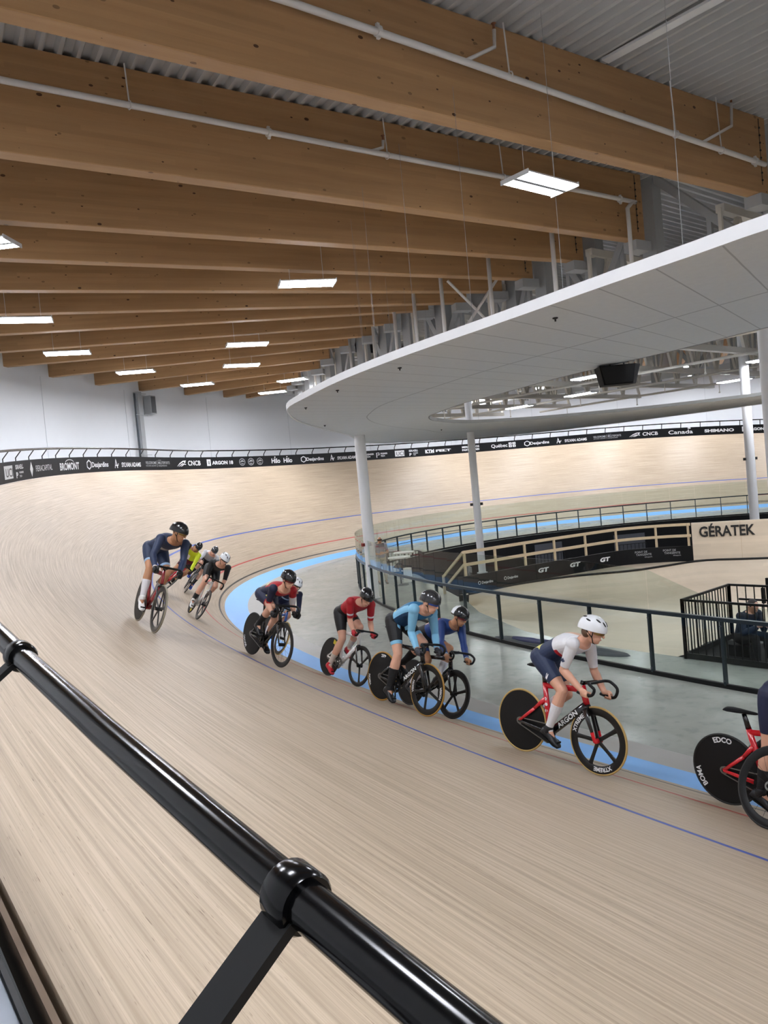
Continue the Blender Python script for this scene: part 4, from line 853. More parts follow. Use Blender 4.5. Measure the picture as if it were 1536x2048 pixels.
# floor mat
mt_=thing('floor_mat','dark crumpled mat with a violet cloth on it, lying just inside the glass fence','mat',(24.3,-17.6,Z0))
def blob(pts,z,h,mtl,name,seed):
    rg=np.random.default_rng(seed); P=catmull(pts,5,True); c=sum(P,V(0,0,0))/len(P); vs=[];n=len(P)
    rr=[1,.97,.8,.6,.4,.2]
    for q in rr: 
        for p in P: vs.append(c.lerp(p,q)+V(0,0,z+(0 if q==1 else h*(.5+rg.random()))))
    vs.append(c+V(0,0,z+h)); fs=[(i*n+j,i*n+(j+1)%n,(i+1)*n+(j+1)%n,(i+1)*n+j) for i in range(len(rr)-1) for j in range(n)]+[((len(rr)-1)*n+j,(len(rr)-1)*n+(j+1)%n,len(rr)*n) for j in range(n)]
    m=MB(); m.add(vs,fs); return m.build(name,mtl,mt_,smooth=True)
blob([V(22.4,-17.55,Z0),V(23.3,-17.42,Z0),V(24.4,-17.36,Z0),V(25.9,-17.7,Z0),V(25.5,-18.0,Z0),V(24.0,-17.95,Z0),V(22.8,-17.8,Z0)],.003,.02,mat('charcoal_mat','#3a3d44',.7),'mat_sheet',3)
blob([V(22.9,-17.6,Z0),V(23.7,-17.5,Z0),V(24.6,-17.52,Z0),V(24.4,-17.75,Z0),V(23.4,-17.78,Z0)],.02,.035,mat('violet_cloth','#34345e',.8),'violet_cloth',5)
# ------------------------------------------------------------------ track bikes
WR=.335; WBASE=.97
def ellbar(m,p0,p1,a,b=None,n=12):
    """tube with elliptical section in the bike plane: a=(height,width) at p0, b at p1"""
    b=b or a; p0=Vector(p0);p1=Vector(p1); d=(p1-p0).normalized(); y=V(0,1,0); y=(y-d*y.dot(d)).normalized(); u=d.cross(y)
    m.loft([[p+u*math.cos(2*PI*j/n)*q[0]/2+y*math.sin(2*PI*j/n)*q[1]/2 for j in range(n)] for p,q in ((p0,a),(p1,b))])
def lathe_y(m,c,prof,n=48):
    """revolve (radius, y) profile about the wheel axle"""
    c=Vector(c); rings=[[c+V(r*math.cos(2*PI*j/n),y,r*math.sin(2*PI*j/n)) for r,y in prof] for j in range(n)]
    k=len(prof); vs=[v for R in rings for v in R]; fs=[(j*k+i,((j+1)%n)*k+i,((j+1)%n)*k+(i+1)%k,j*k+(i+1)%k) for j in range(n) for i in range(k)]
    m.add(vs,fs)
def ring_text(m,c,s,r,ang0,h,side,bold=.03,wd=None,flip=False):
    """letters set round the rim, tops outward; ang0 in degrees (0 = forward, 90 = up), read from the given side"""
    vs,fs=text_mesh(s,bold=bold); sc=h/.73; out=[]
    for x,y in vs:
        q=math.radians(ang0)+(side)*(x*sc*(wd or 1))/r*(1)
        rr=r+(y*sc-h/2)
        out.append(Vector(c)+V(rr*math.cos(q),0,rr*math.sin(q))+V(0,side*.0145 if True else 0,0))
    m.add(out,fs)
def wheel(parent,name,x,kind,tyre,rimm,hubm=None,texts=(),phase=0.0,label=None):
    c=(x,0,WR); m=MB()
    if kind=='disc':
        lathe_y(m,c,[(.02,.026),(.05,.024),(.16,.016),(.312,.0115),(.318,.0),(.312,-.0115),(.16,-.016),(.05,-.024),(.02,-.026)],56); 
        m.cyl((x,-.05,WR),(x,.05,WR),.018,12)
        w=m.build(name,rimm,parent,smooth=True,label=label); autosmooth(w,35)
    else:
        deep=.075 if kind=='five' else (.055 if kind=='three' else .062)
        lathe_y(m,c,[(.318-deep,.0),(.318-deep+.012,.009),(.30,.0125),(.318,.010),(.318,-.010),(.30,-.0125),(.318-deep+.012,-.009)],56)
        nb={'five':5,'three':3,'spoke':0}[kind]
        for i in range(nb):
            q=phase+2*PI*i/nb; d=V(math.cos(q),0,math.sin(q)); t=V(-d.z,0,d.x); rings=[]
            for r,wd,th in ((.0,.05,.026),(.06,.042,.020),(.15,.040,.018),(.23,.046,.018),(.27,.075,.016)):
                P=Vector(c)+d*r; rings.append([P+t*wd/2*math.cos(2*PI*j/10)+V(0,th/2*math.sin(2*PI*j/10),0) for j in range(10)])
            m.loft(rings)
        if nb==0:
            for i in range(18):
                q=2*PI*i/18+phase; d=V(math.cos(q),0,math.sin(q)); sg=1 if i%2 else -1
                m.tube([Vector(c)+d*.02+V(0,.03*sg,0),Vector(c)+d*.26],.0013,4)
        w=m.build(name,rimm,parent,smooth=True,label=label); autosmooth(w,35)
        m=MB(); m.tube([(x,-.05,WR),(x,-.045,WR),(x,.045,WR),(x,.05,WR)],[.012,.026,.026,.012],14); m.build('hub',hubm or M_BLACK,w,smooth=False)
    m=MB(); lathe_y(m,c,[(WR-.0115+.0115*math.cos(a),.0115*math.sin(a)) for a in np.linspace(0,2*PI,11)[:-1]],56); m.build('tyre',tyre,w,smooth=True)
    for s,ang,h,mt in texts:
        m=MB()
        for side in (-1,1): ring_text(m,c,s,.278,ang,h,side)
        m.build('rim_lettering',mt,w)
    return w
PB={k:mat('bike_'+k,c,.22,var=.03,coat=.5) for k,c in dict(black='#151517',red='#c81423',white='#e6e4e0',blue='#2a5aa8',dred='#8e1f28',grey='#8b8d90').items()}
M_CARBON=mat('carbon_disc','#111112',.5,var=.15,scale=40,spec=.3)
M_CARBONG=mat('carbon_gloss','#0d0d0e',.3,var=.1,scale=40)
TY={'tan':mat('tan_tyre','#b89a5e',.6),'gold':mat('gold_tyre','#a87d33',.5),'black':mat('black_tyre','#1a1a1a',.6),'grey':mat('grey_tyre','#8e8877',.6)}
M_CHAIN=mat('chain_steel','#8a8a88',.3,metal=.9)
def bike(M,label,frame,down,fork,rtyre,ftyre,front,phi,j,S=1.0,dt_text=None,dots=False,fork_tip=None,disc_text=(),rim_text=(),hub=None,phase=.3,rear='disc',fm=None):
    t=thing('track_bike',label,'bicycle',M=M,group=None)
    BB=V(.38,0,.28); HT=V(.775,0,.80); HB_=V(.825,0,.66); hz=j['hip'].z-.085; hx=j['hip'].x; seat=V(hx-.02,0,hz-.05); ST=V(BB.x+(seat.x-BB.x)*.78,0,BB.z+(seat.z-BB.z)*.78)
    m=MB(); ellbar(m,ST,BB,(.06,.035),(.07,.05)); ellbar(m,ST-V(0,0,.03),HT,(.055,.035),(.06,.04)); ellbar(m,HT+V(-.01,0,.04),HB_,(.075,.045))
    JN=ST+(BB-ST)*.30
    for sg in (-1,1):
        m2=[JN+V(0,.012*sg,0),V(.19,.035*sg,.50),V(0,.055*sg,WR)]
        ellbar(m,m2[0],m2[1],(.045,.02),(.036,.014)); ellbar(m,m2[1],m2[2],(.036,.014),(.03,.012))
    m.build('frame',PB[frame],t,smooth=True)
    m=MB(); ellbar(m,HB_,BB,(.085,.045),(.085,.055)); m.cyl(BB-V(0,.04,0),BB+V(0,.04,0),.045,16)
    for sg in (-1,1): ellbar(m,BB+V(-.03,.03*sg,0),V(0,.055*sg,WR),(.05,.018),(.028,.014))
    fr2=m.build('down_tube',PB[down],t,smooth=True)
    m=MB(); ellbar(m,HB_+V(0,0,.0),HB_+V(.012,0,-.04),(.07,.06),(.06,.12))
    for sg in (-1,1): ellbar(m,V(.838,.055*sg,.62),V(WBASE,.052*sg,WR+ (.08 if fork_tip else 0)) if False else V(WBASE-.0,.052*sg,WR),(.065,.016),(.03,.012))
    fk=m.build('fork',PB[fork],t,smooth=True)
    if fork_tip:
        for sg in (-1,1): m=MB(); a=V(.838,.055*sg,.62).lerp(V(WBASE,.052*sg,WR),.72); ellbar(m,a,V(WBASE,.052*sg,WR-.01),(.046,.02),(.036,.018)); m.build('fork_tip',PB[fork_tip],fk)
    wheel(t,'rear_wheel',0,rear,TY[rtyre],M_CARBON,texts=disc_text)
    wheel(t,'front_wheel',WBASE,front,TY[ftyre],M_CARBONG,hub,rim_text,phase)
    m=MB(); ellbar(m,ST,seat,(.06,.028),(.045,.026)); m.build('seat_post',PB['black'],t,smooth=True)
    m=MB(); z=hz-.03; st_=[(-.16,.065,.022),(-.12,.075,.03),(-.04,.06,.032),(.04,.03,.028),(.12,.018,.022),(.14,.012,.012)]
    m.loft([[V(hx-.03+a,b*math.cos(2*PI*k/12),z+c*.6*math.sin(2*PI*k/12)) for k in range(12)] for a,b,c in st_]); m.build('saddle',M_MATTEBLACK,t,smooth=True)
    # stem and bars passing through the hands
    cl=V((j['haR'].x+j['haL'].x)/2-.005,0,.905)
    m=MB(); ellbar(m,HT+V(-.012,0,.055),HT+V(.0,0,.085),(.05,.045)); ellbar(m,HT+V(.0,0,.07),cl,(.04,.04),(.042,.045)); m.build('stem',PB['black'],t,smooth=True)
    bp=[]
    for k,sg in (('R',-1),('L',1)):
        h=j['ha'+k]; 
        bp.append([cl,cl+V(0,.07*sg,0),V(cl.x+.01,h.y*.80,cl.z),V(cl.x+.05,h.y*.97,cl.z-.008),V(h.x+.105,h.y,(h.z+cl.z)/2+.012),V(h.x+.09,h.y,h.z+.01),V(h.x+.045,h.y,h.z-.012),V(h.x-.02,h.y,h.z-.006),V(h.x-.09,h.y,h.z+.004)])
    path=catmull(bp[0][::-1],4)+catmull(bp[1],4)[1:]
    m=MB(); m.tube(path,.0155,10); m.build('handlebar',M_BLACK,t,smooth=True)
    # cranks, pedals, chain
    m=MB(); lathe_y(m,BB-V(0,.045,0),[(.06,.003),(.098,.003),(.098,-.003),(.06,-.003)],40)
    for i in range(5): q=phi+2*PI*i/5; m.bar(BB-V(0,.045,0),BB+V(.07*math.cos(q),-.045,.07*math.sin(q)),.02,.006,(0,1,0))
    m.build('chainring',M_CHAIN if frame=='white' else M_BLACK,t)
    m=MB()
    for sg,q in ((-1,phi),(1,phi+PI)):
        a=BB+V(0,.058*sg,0); b=BB+V(.168*math.cos(q),.07*sg,.168*math.sin(q)); ellbar(m,a,b,(.034,.016),(.024,.014)); 
    m.build('cranks',PB['black'],t,smooth=True)
    for sg,q in ((-1,phi),(1,phi+PI)):
        m=MB(); b=BB+V(.168*math.cos(q),.115*sg,.168*math.sin(q)); m.box(b,(.085,.065,.018)); m.cyl(b-V(0,.05*sg,0),b,.008,8); m.build('pedal',M_BLACK,t)
    m=MB(); y=-.045
    for (a,b) in (((.0,.034),(.38-BB.x+.38-.38,0)),):
        m.bar((0,y,WR+.035),(.38,y,.28+.097),.008,.009,(0,0,1)); m.bar((0,y,WR-.035),(.38,y,.28-.097),.008,.009,(0,0,1))
    lathe_y(m,(0,y,WR),[(.02,.004),(.037,.004),(.037,-.004),(.02,-.004)],20); m.build('chain',M_CHAIN,t)
    if dt_text:
        d=(HB_-BB).normalized(); u=V(-d.z,0,d.x); vs,fs=text_mesh(dt_text,bold=.03); h=.05; sc=h/.73
        xs=[v[0] for v in vs]; Lt=.30; sx=Lt/(max(xs)-min(xs))
        for sg in (-1,):
            m=MB(); m.add([BB.lerp(HB_,.52)+d*(x*sx)+u*(y_*sc-h/2)+V(0,sg*(.0285-.004*abs((y_*sc-h/2)/.04)),0) for x,y_ in vs],fs); m.build('frame_lettering',M_INK,fr2)
    if dots:
        m=MB()
        for k,(f_,dx) in enumerate(((.32,.0),(.43,.004),(.56,-.004))):
            p=ST.lerp(BB,f_)+V(dx,0,0)
            for sg in (-1,1): m.add([p+V(.017*math.cos(q),.0205*sg,.017*math.sin(q)) for q in np.linspace(0,2*PI,14)[:-1]],[tuple(range(13))])
        m.build('white_dots',M_INK,t.children[0])
    return t

# ------------------------------------------------------------------ people
def capsule(m,a,b,ra,rb,n=14,k=4,mid=None):
    a=Vector(a);b=Vector(b); d=b-a; L=d.length; d=d.normalized() if L>1e-6 else V(0,0,1); u=d.orthogonal().normalized(); w=d.cross(u); rings=[]
    prof=[(-ra*math.cos(t),ra*math.sin(t)) for t in np.linspace(.25,PI/2,k)]
    if mid: prof+= [(L*f,r) for f,r in mid]
    prof+=[(L+rb*math.sin(t),rb*math.cos(t)) for t in np.linspace(0,PI/2-.25,k)]
    for z,r in prof: rings.append([a+d*z+(u*math.cos(2*PI*j/n)+w*math.sin(2*PI*j/n))*r for j in range(n)])
    m.loft(rings)
def frame_from(f,up):
    f=Vector(f).normalized(); s=Vector(up).cross(f).normalized(); u=f.cross(s); return Matrix((f,s,u)).transposed()
def remesh(m,voxel,smooth_it=3):
    me=bpy.data.meshes.new('raw'); me.from_pydata(m.v,[],m.f); bm=bmesh.new(); bm.from_mesh(me); bmesh.ops.recalc_face_normals(bm,faces=bm.faces); bm.to_mesh(me); bm.free()
    o=bpy.data.objects.new('raw',me); COL.objects.link(o)
    r=o.modifiers.new('r','REMESH'); r.mode='VOXEL'; r.voxel_size=voxel; r.adaptivity=0
    sm=o.modifiers.new('s','SMOOTH'); sm.factor=.5; sm.iterations=smooth_it
    dg=bpy.context.evaluated_depsgraph_get(); dg.update(); me2=bpy.data.meshes.new_from_object(o.evaluated_get(dg))
    bpy.data.objects.remove(o,do_unlink=True); bpy.data.meshes.remove(me)
    return me2
def seg_d(P,a,b,ra,rb):
    a=np.array(a);b=np.array(b); ab=b-a; t=np.clip(((P-a)@ab)/(ab@ab+1e-12),0,1); d=np.linalg.norm(P-(a+t[:,None]*ab),axis=1)-(ra+(rb-ra)*t); return d,((P-a)@ab)/(ab@ab+1e-12)
def person(root,j,head_f,head_u=(0,0,1),S=1.0,voxel=.0065,kit=None,skin=None,fists=True,foot_dir=None,hair=None,helmet=None,glasses=None,shoes=None,socks=None,gloves=None,feet=True,lens=None,vents=4,arms_w=1.0):
    skin=skin or M_SKIN
    B=MB(); hip,sho=j['hip'],j['sho']; a=(sho-hip).normalized(); sd=((j['shL']-j['shR']).normalized()*.6+V(0,1,0)*.4) if 'side' not in j else j['side']; sd=(sd-a*sd.dot(a)).normalized(); dor=a.cross(sd)
    L=(sho-hip).length
    st=[(-.20,.10,.07,-.03),(-.12,.145,.10,-.02),(0,.165,.118,.0),(.15,.152,.112,.012),(.32,.142,.108,.026),(.5,.146,.110,.036),(.68,.160,.116,.034),(.82,.172,.112,.024),(.94,.168,.095,.012),(1.04,.13,.078,.0),(1.12,.075,.06,-.005)]
    n=24
    rings=[]
    for t,w,h,bw in st:
        c=hip+a*(t*L)+dor*bw*S; rings.append([c+(sd*math.cos(2*PI*q/n)*w+dor*math.sin(2*PI*q/n)*h)*S for q in range(n)])
    B.loft(rings)
    hc=Vector(j['hx']); R=frame_from(head_f,head_u); F,Sd,U=[R@V(*v) for v in ((1,0,0),(0,1,0),(0,0,1))]
    c=hc-U*.03
    B.ell(c,(.098*S,.076*S,.108*S),R,18,12); B.ell(c+F*.03*S-U*.068*S,(.064*S,.054*S,.062*S),R); B.ell(c+F*.062*S-U*.10*S,(.026*S,.026*S,.022*S),R)
    capsule(B,c+F*.092*S+U*.004,c+F*.113*S-U*.030*S,.011*S,.0155*S,8,3)
    for sg in (-1,1): B.ell(c+Sd*sg*.076*S-F*.012-U*.02,(.022,.011,.031),R,8,6); B.ell(c+F*.075*S+Sd*sg*.03+U*.012,(.02,.022,.012),R,8,6)
    B.ell(c+F*.086*S-U*.066*S,(.014,.024,.012),R,8,6)
    nb=sho+a*.03; capsule(B,nb-dor*.0,c-F*.025-U*.065,.066*S,.056*S)
    bones=[('torso',hip-a*.05,sho-a*.04,.14*S,.15*S),('neck',sho+a*.03,c-F*.025-U*.065,.06*S,.055*S),('head',c,c-U*.05,.095*S,.07*S)]
    aw=arms_w
    for k,sg in (('R',-1),('L',1)):
        sh,el,wr,ha=j['sh'+k],j['el'+k],j['wr'+k],j['ha'+k]
        B.ell(sh,(.066*S,.066*S,.066*S)); capsule(B,sh,el,.058*S*aw,.041*S*aw,mid=[(.25,.056*S*aw),(.5,.052*S*aw),(.8,.043*S*aw)]); capsule(B,el,wr,.042*S*aw,.0285*S,mid=[(.25,.045*S*aw),(.6,.036*S*aw)])
        hp,kn,an=j['hip'+k],j['kn'+k],j['an'+k]
        capsule(B,hp,kn,.098*S,.057*S,16,4,mid=[(.2,.096*S),(.5,.083*S),(.8,.063*S)]); capsule(B,kn,an,.056*S,.036*S,14,4,mid=[(.15,.056*S),(.32,.062*S),(.55,.054*S),(.8,.040*S)])
        # hand: palm, four fingers curled, thumb from the side of the palm
        if fists:
            ax=V(1,0,-.05).normalized(); out=V(0,sg,0); upv=V(0,0,1)
            pc=ha+V(-.008,sg*.016,.022); B.ell(pc,(.046*S,.022*S,.030*S),frame_from(ax,(0,0,1)),12,8); capsule(B,wr,pc+V(-.01,0,0),.027*S,.026*S)
            for q in range(4):
                o=ha+ax*(.032-.021*q); rr=.030-.001*abs(q-1.2); pr=[o+out*math.cos(t)*rr+upv*math.sin(t)*rr for t in np.radians([70,10,-50,-110,-165][: (5 if q<3 else 4)])]
                for u_,v_ in zip(pr,pr[1:]): capsule(B,u_,v_,.0098*S,.0092*S,8,3)
            pr=[pc+ax*.012-out*.012+upv*.004,ha+ax*.038-out*.030+upv*.012,ha+ax*.048-out*.026-upv*.014]
            for u_,v_ in zip(pr,pr[1:]): capsule(B,u_,v_,.0125*S,.0105*S,8,3)
        else:
            d=(ha-wr).normalized(); pd=Vector(j.get('palm'+k,(1,0,0))); pd=(pd-d*pd.dot(d)).normalized(); lat=d.cross(pd)
            pc=wr+d*.05; B.ell(pc,(.05*S,.018*S,.040*S),Matrix((d,pd,lat)).transposed(),12,8); capsule(B,wr,pc,.026*S,.024*S)
            for q in range(4):
                o=wr+d*.088+lat*(.030-.020*q); ln=[.072,.080,.074,.058][q]
                p1=o+d*ln*.45+pd*.008; p2=p1+d*ln*.32+pd*.02; p3=p2+d*ln*.16+pd*.022
                for u_,v_ in ((o-d*.01,p1),(p1,p2),(p2,p3)): capsule(B,u_,v_,.0095*S,.0085*S,8,3)
            p0=wr+d*.03+lat*.03; p1=p0+d*.035+lat*.025+pd*.01; p2=p1+d*.032+lat*.004+pd*.012
            for u_,v_ in ((p0,p1),(p1,p2)): capsule(B,u_,v_,.012*S,.010*S,8,3)
        bones+=[('ua'+k,sh,el,.058*S,.042*S),('fa'+k,el,wr,.043*S,.03*S),('hand'+k,wr+(ha-wr)*.25,ha+(ha-wr)*.6,.035*S,.04*S),('th'+k,hp,kn,.095*S,.058*S),('sk'+k,kn,an,.058*S,.038*S)]
        fd=Vector((foot_dir or {}).get(k,(math.cos(math.radians(24)),0,-math.sin(math.radians(24)))) if not isinstance(foot_dir,Vector) else foot_dir).normalized(); side=V(0,1,0) if abs(fd.dot(V(0,1,0)))<.5 else V(1,0,0); nrm=fd.cross(side).normalized(); 
        if nrm.z<0: nrm=-nrm
        side=nrm.cross(fd)
        capsule(B,an,an-nrm*.07+fd*.10,.034*S,.022*S); j['_f'+k]=(fd,nrm,side)
        bones.append(('ft'+k,an-nrm*.05,an-nrm*.06+fd*.12,.04,.03))
    me=remesh(B,voxel); me.name='body'; me.materials.append(skin)
    me.polygons.foreach_set('use_smooth',[True]*len(me.polygons))
    body=bpy.data.objects.new('body',me); COL.objects.link(body); body.parent=root; ORG[body.name]=None
    # classify body faces by nearest bone
    nv=len(me.vertices); co=np.empty(nv*3,dtype=np.float32); me.vertices.foreach_get('co',co); co=co.reshape(-1,3).astype(float)
    nrmv=np.empty(nv*3,dtype=np.float32); me.vertex_normals.foreach_get('vector',nrmv); nrmv=nrmv.reshape(-1,3).astype(float)
    fl=[tuple(p.vertices) for p in me.polygons]; cen=np.array([co[list(f)].mean(0) for f in fl]); fn=np.array([nrmv[list(f)].mean(0) for f in fl])
    ds=[];ts=[]
    for nm,p,q,ra,rb in bones: d,t=seg_d(cen,p,q,ra,rb); ds.append(d); ts.append(t)
    ds=np.array(ds);ts=np.array(ts); bi=ds.argmin(0); names=[b[0] for b in bones]; bn_=np.array(names)[bi]; bt=ts[bi,np.arange(len(bi))]
    tt=((cen-np.array(hip))@np.array(a))/L; lat=(cen-np.array(hip))@np.array(sd); dv=fn@np.array(dor)
    def shell(name,sel,off,mats_of,label=None):
        """a garment: the selected body faces lifted off the skin, with a turned-in hem"""
        idx=np.nonzero(sel)[0]
        if len(idx)==0: return None
        mp={};vs=[];fs=[];mi=[];mats=[]
        for f in idx:
            q=[]
            for v in fl[f]:
                if v not in mp: mp[v]=len(vs); vs.append(co[v]+nrmv[v]*off)
                q.append(mp[v])
            fs.append(tuple(q)); mt=mats_of(f)
            if mt not in mats: mats.append(mt)
            mi.append(mats.index(mt))
        cnt={}
        for fi,f in enumerate(fs):
            for x,y in zip(f,f[1:]+f[:1]): cnt.setdefault((min(x,y),max(x,y)),[]).append((x,y,mi[fi]))
        # even out the zig-zag of hems and colour borders
        nb_={}
        for e,l in cnt.items():
            if len(l)==1 or (len(l)==2 and l[0][2]!=l[1][2]):
                nb_.setdefault(e[0],[]).append(e[1]); nb_.setdefault(e[1],[]).append(e[0])
        for _ in range(8):
            new={v:(vs[v]*.4+(vs[q[0]]+vs[q[1]])*.3) for v,q in nb_.items() if len(q)==2}
            for v,p in new.items(): vs[v]=p
        inv={v:k for k,v in mp.items()}; inn_={}
        for e,l in cnt.items():
            if len(l)==1:
                x,y,mm_=l[0]
                for v in (x,y):
                    if v not in inn_: inn_[v]=len(vs); vs.append(vs[v]-nrmv[inv[v]]*(off+.004))
                fs.append((y,x,inn_[x],inn_[y])); mi.append(mm_)
        me_=bpy.data.meshes.new(name); me_.from_pydata([tuple(v) for v in vs],[],fs)
        for mt in mats: me_.materials.append(mt)
        me_.polygons.foreach_set('material_index',mi); me_.polygons.foreach_set('use_smooth',[True]*len(fs)); me_.update()
        o=bpy.data.objects.new(name,me_); COL.objects.link(o); o.parent=root; ORG[o.name]=None
        if label: o['label']=label
        return o
    if kit: 
        for nm,fsel,fmat,off in kit:
            sel=np.array([bool(fsel(bn_[i],bt[i],tt[i],lat[i],dv[i])) for i in range(len(fl))])
            shell(nm,sel,off,lambda f: fmat(bn_[f],bt[f],tt[f],lat[f],dv[f]))
    if socks:
        for k in 'RL': shell('sock',np.array([(bn_[i]=='sk'+k and bt[i]>socks[1]) or (bn_[i]=='ft'+k and bt[i]<.15) for i in range(len(fl))]),.003,lambda f: socks[0])
    if gloves:
        for k in 'RL': shell('glove',np.array([bn_[i]=='hand'+k or (bn_[i]=='fa'+k and bt[i]>.93) for i in range(len(fl))]) & np.array([True]*len(fl)),.0022,lambda f: gloves)
    if shoes:
        for k in 'RL':
            fd,nm_,side=j['_f'+k]; an=j['an'+k]; rings=[]
            for x,w,h in ((-.072,.018,.02),(-.06,.030,.085),(-.03,.037,.098),(.02,.038,.10),(.06,.040,.085),(.10,.045,.062),(.145,.047,.048),(.18,.040,.034),(.20,.02,.018)):
                bot=-.103+ (.006 if x<-.06 or x>.19 else 0)
                c_=an+fd*x+nm_*(bot+h/2); rings.append([c_+side*math.cos(2*PI*q/14)*w*S+nm_*math.sin(2*PI*q/14)*h/2*S for q in range(14)])
            m=MB(); m.loft(rings); capsule(m,an+nm_*.01,an-nm_*.03,.044,.046); sh_=m.build('shoe',shoes,root,smooth=True)
            m=MB(); m.loft([[an+fd*x+side*w*q+nm_*(-.108+z) for q,z in ((-1,0),(1,0),(1,.012),(-1,.012))] for x,w in ((-.065,.026),(0,.034),(.06,.034),(.14,.044),(.19,.026))]); m.build('sole',M_MATTEBLACK,sh_)
    if hair:
        m=MB(); m.ell(c-F*.02*S+U*.012*S,(.098*S,.083*S,.105*S),R,16,10)
        if helmet: m=MB(); m.ell(c-F*.045*S-U*.03*S,(.07*S,.082*S,.07*S),R,14,9)
        m.build('hair',hair,root,smooth=True)
    if helmet:
        hm,vm=helmet[0],helmet[1]; m=MB(); n=28; rings=[]
        for th in np.radians([4,18,34,50,66,80,92,100]):
            rg=[]
            for q in range(n):
                p=2*PI*q/n; x=math.cos(p)*math.sin(th); y=math.sin(p)*math.sin(th); z=math.cos(th)
                rx=.142 if x>0 else .158; zz=.128*z - (.018*max(0,-x) if th>1.2 else 0)+(.012*max(0,x) if th>1.5 else 0)
                rg.append(c+R@(V(x*rx*S-.012,y*.100*S*(1-.10*max(0,-x)),zz*S+.022)))
            rings.append(rg)
        inner=[c+(p-c)*.9-U*.0 for p in rings[-1]]; rings.append(inner); m.loft(rings); h_=m.build('helmet',hm,root,smooth=True); autosmooth(h_,50)
        m=MB()
        for sg in (-1,1):
            for q in range(vents):
                az=[.35,1.0,1.9,2.6,.7,1.5][q]; el=[.95,.75,.95,.8,1.3,1.35][q]
                d=V(math.cos(az)*math.sin(el),sg*math.sin(az)*math.sin(el),math.cos(el)); rx=.142 if d.x>0 else .158
                P_=c+R@V(d.x*rx*S-.012,d.y*.100*S,d.z*.128*S+.022); nn=(R@V(d.x/rx,d.y/.1,d.z/.128)).normalized(); fw=(R@V(1,0,-.25)); fw=(fw-nn*fw.dot(nn)).normalized()
                m.ell(P_,(.030,.009,.0045),Matrix((fw,nn.cross(fw),nn)).transposed(),10,6)
        if vents: m.build('vents',vm,h_,smooth=True)
        m=MB()
        for sg in (-1,1): m.tube([c+R@V(.03,.088*sg,-.0),c+R@V(.028,.080*sg,-.05),c+R@V(.045,.045*sg,-.115),c+R@V(.05,0,-.125)],.005,5); m.tube([c+R@V(-.05,.085*sg,0),c+R@V(.028,.080*sg,-.055)],.005,5)
        m.build('chin_strap',M_MATTEBLACK,h_)
        if len(helmet)>2 and helmet[2]:
            m=MB(); rings=[]
            for th in np.radians([20,45,70,95]):
                rg=[]
                for p in np.radians(np.linspace(105,255,13)):
                    x=math.cos(p)*math.sin(th);y=math.sin(p)*math.sin(th);z=math.cos(th); rg.append(c+R@V(x*.161*S-.012,y*.103*S,z*.131*S+.022))
                rings.append(rg)
            m.loft(rings,cap=False,closed_u=False); m.build('rear_shell',helmet[2],h_,smooth=True)
    if glasses:
        m=MB(); rows=[]
        for zz in (.026,.012,-.006,-.022):
            rows.append([c+R@V(math.cos(p)*.112*S+(.004),math.sin(p)*.092*S,zz+.004) for p in np.linspace(-1.25,1.25,17)])
        m.loft(rows,cap=False,closed_u=False); m.loft([[c+(p-c)*.96 for p in r] for r in rows[::-1]],cap=False,closed_u=False); g=m.build('glasses',glasses,root,smooth=True)
        m=MB()
        for sg in (-1,1): m.tube([c+R@V(.04,.088*sg,.012),c+R@V(-.02,.084*sg,.008)],.004,5)
        m.build('temples',M_MATTEBLACK,g)
    else:
        for sg in (-1,1): m=MB(); m.ell(c+F*.089*S+Sd*sg*.031-U*.004,(.009,.013,.008),R,8,6); m.build('eye',M_GAP,root,smooth=True)
    m=MB(); m.ell(c+F*.096*S-U*.067*S,(.007,.021,.005),R,10,6); m.build('lips',mat('lips','#b9796a',.5),root,smooth=True)
    return body
# ------------------------------------------------------------------ kits
FAB={k:mat('lycra_'+k,c,.55,var=.05,scale=30) for k,c in dict(navy='#243250',white='#e3e3e6',red='#b81f2b',black='#131316',ltblue='#86c4e6',teal='#1c6f9f',deep='#123f66',royal='#1d3c7a',yellow='#dcea2c',grey='#a9a9ac',dkred='#5e1620',darknavy='#1a2140',numb='#d9d27a',skyhem='#a9c9e8',peach='#efc6ab',charcoal='#2b2c30').items()}
HEL={k:mat('helmet_'+k,c,.22,var=.02,coat=.4) for k,c in dict(white='#eceff2',black='#141416',charcoal='#2a2a2d').items()}
LENS={k:mat('lens_'+k,c,.12,var=.02,coat=.6) for k,c in dict(amber='#7a5a26',blue='#22408f',red='#5e1016',dark='#221c1c').items()}
SHOE={k:mat('shoe_'+k,c,.4,var=.04) for k,c in dict(black='#16181d',white='#e9e9e7',red='#c21a2c',blue='#2450b8').items()}
SOCK={k:mat('sock_'+k,c,.8,var=.05,scale=60) for k,c in dict(white='#dfdde0',black='#151517',bone='#cfc3b8',red='#c21a2c').items()}
GLV={k:mat('glove_'+k,c,.6,var=.08) for k,c in dict(black='#131315',red='#b81f2b',grey='#3c3d45',dkred='#4e151b').items()}
M_HAIR=mat('brown_hair','#5d4330',.7,var=.3,scale=60)
M_HAIRGREY=mat('grey_hair','#b9b3ab',.7,var=.2,scale=60)
M_HAIRDARK=mat('dark_hair','#231a15',.6,var=.3,scale=60)
F_=FAB
def isarm(b): return b[:2] in('ua','fa')
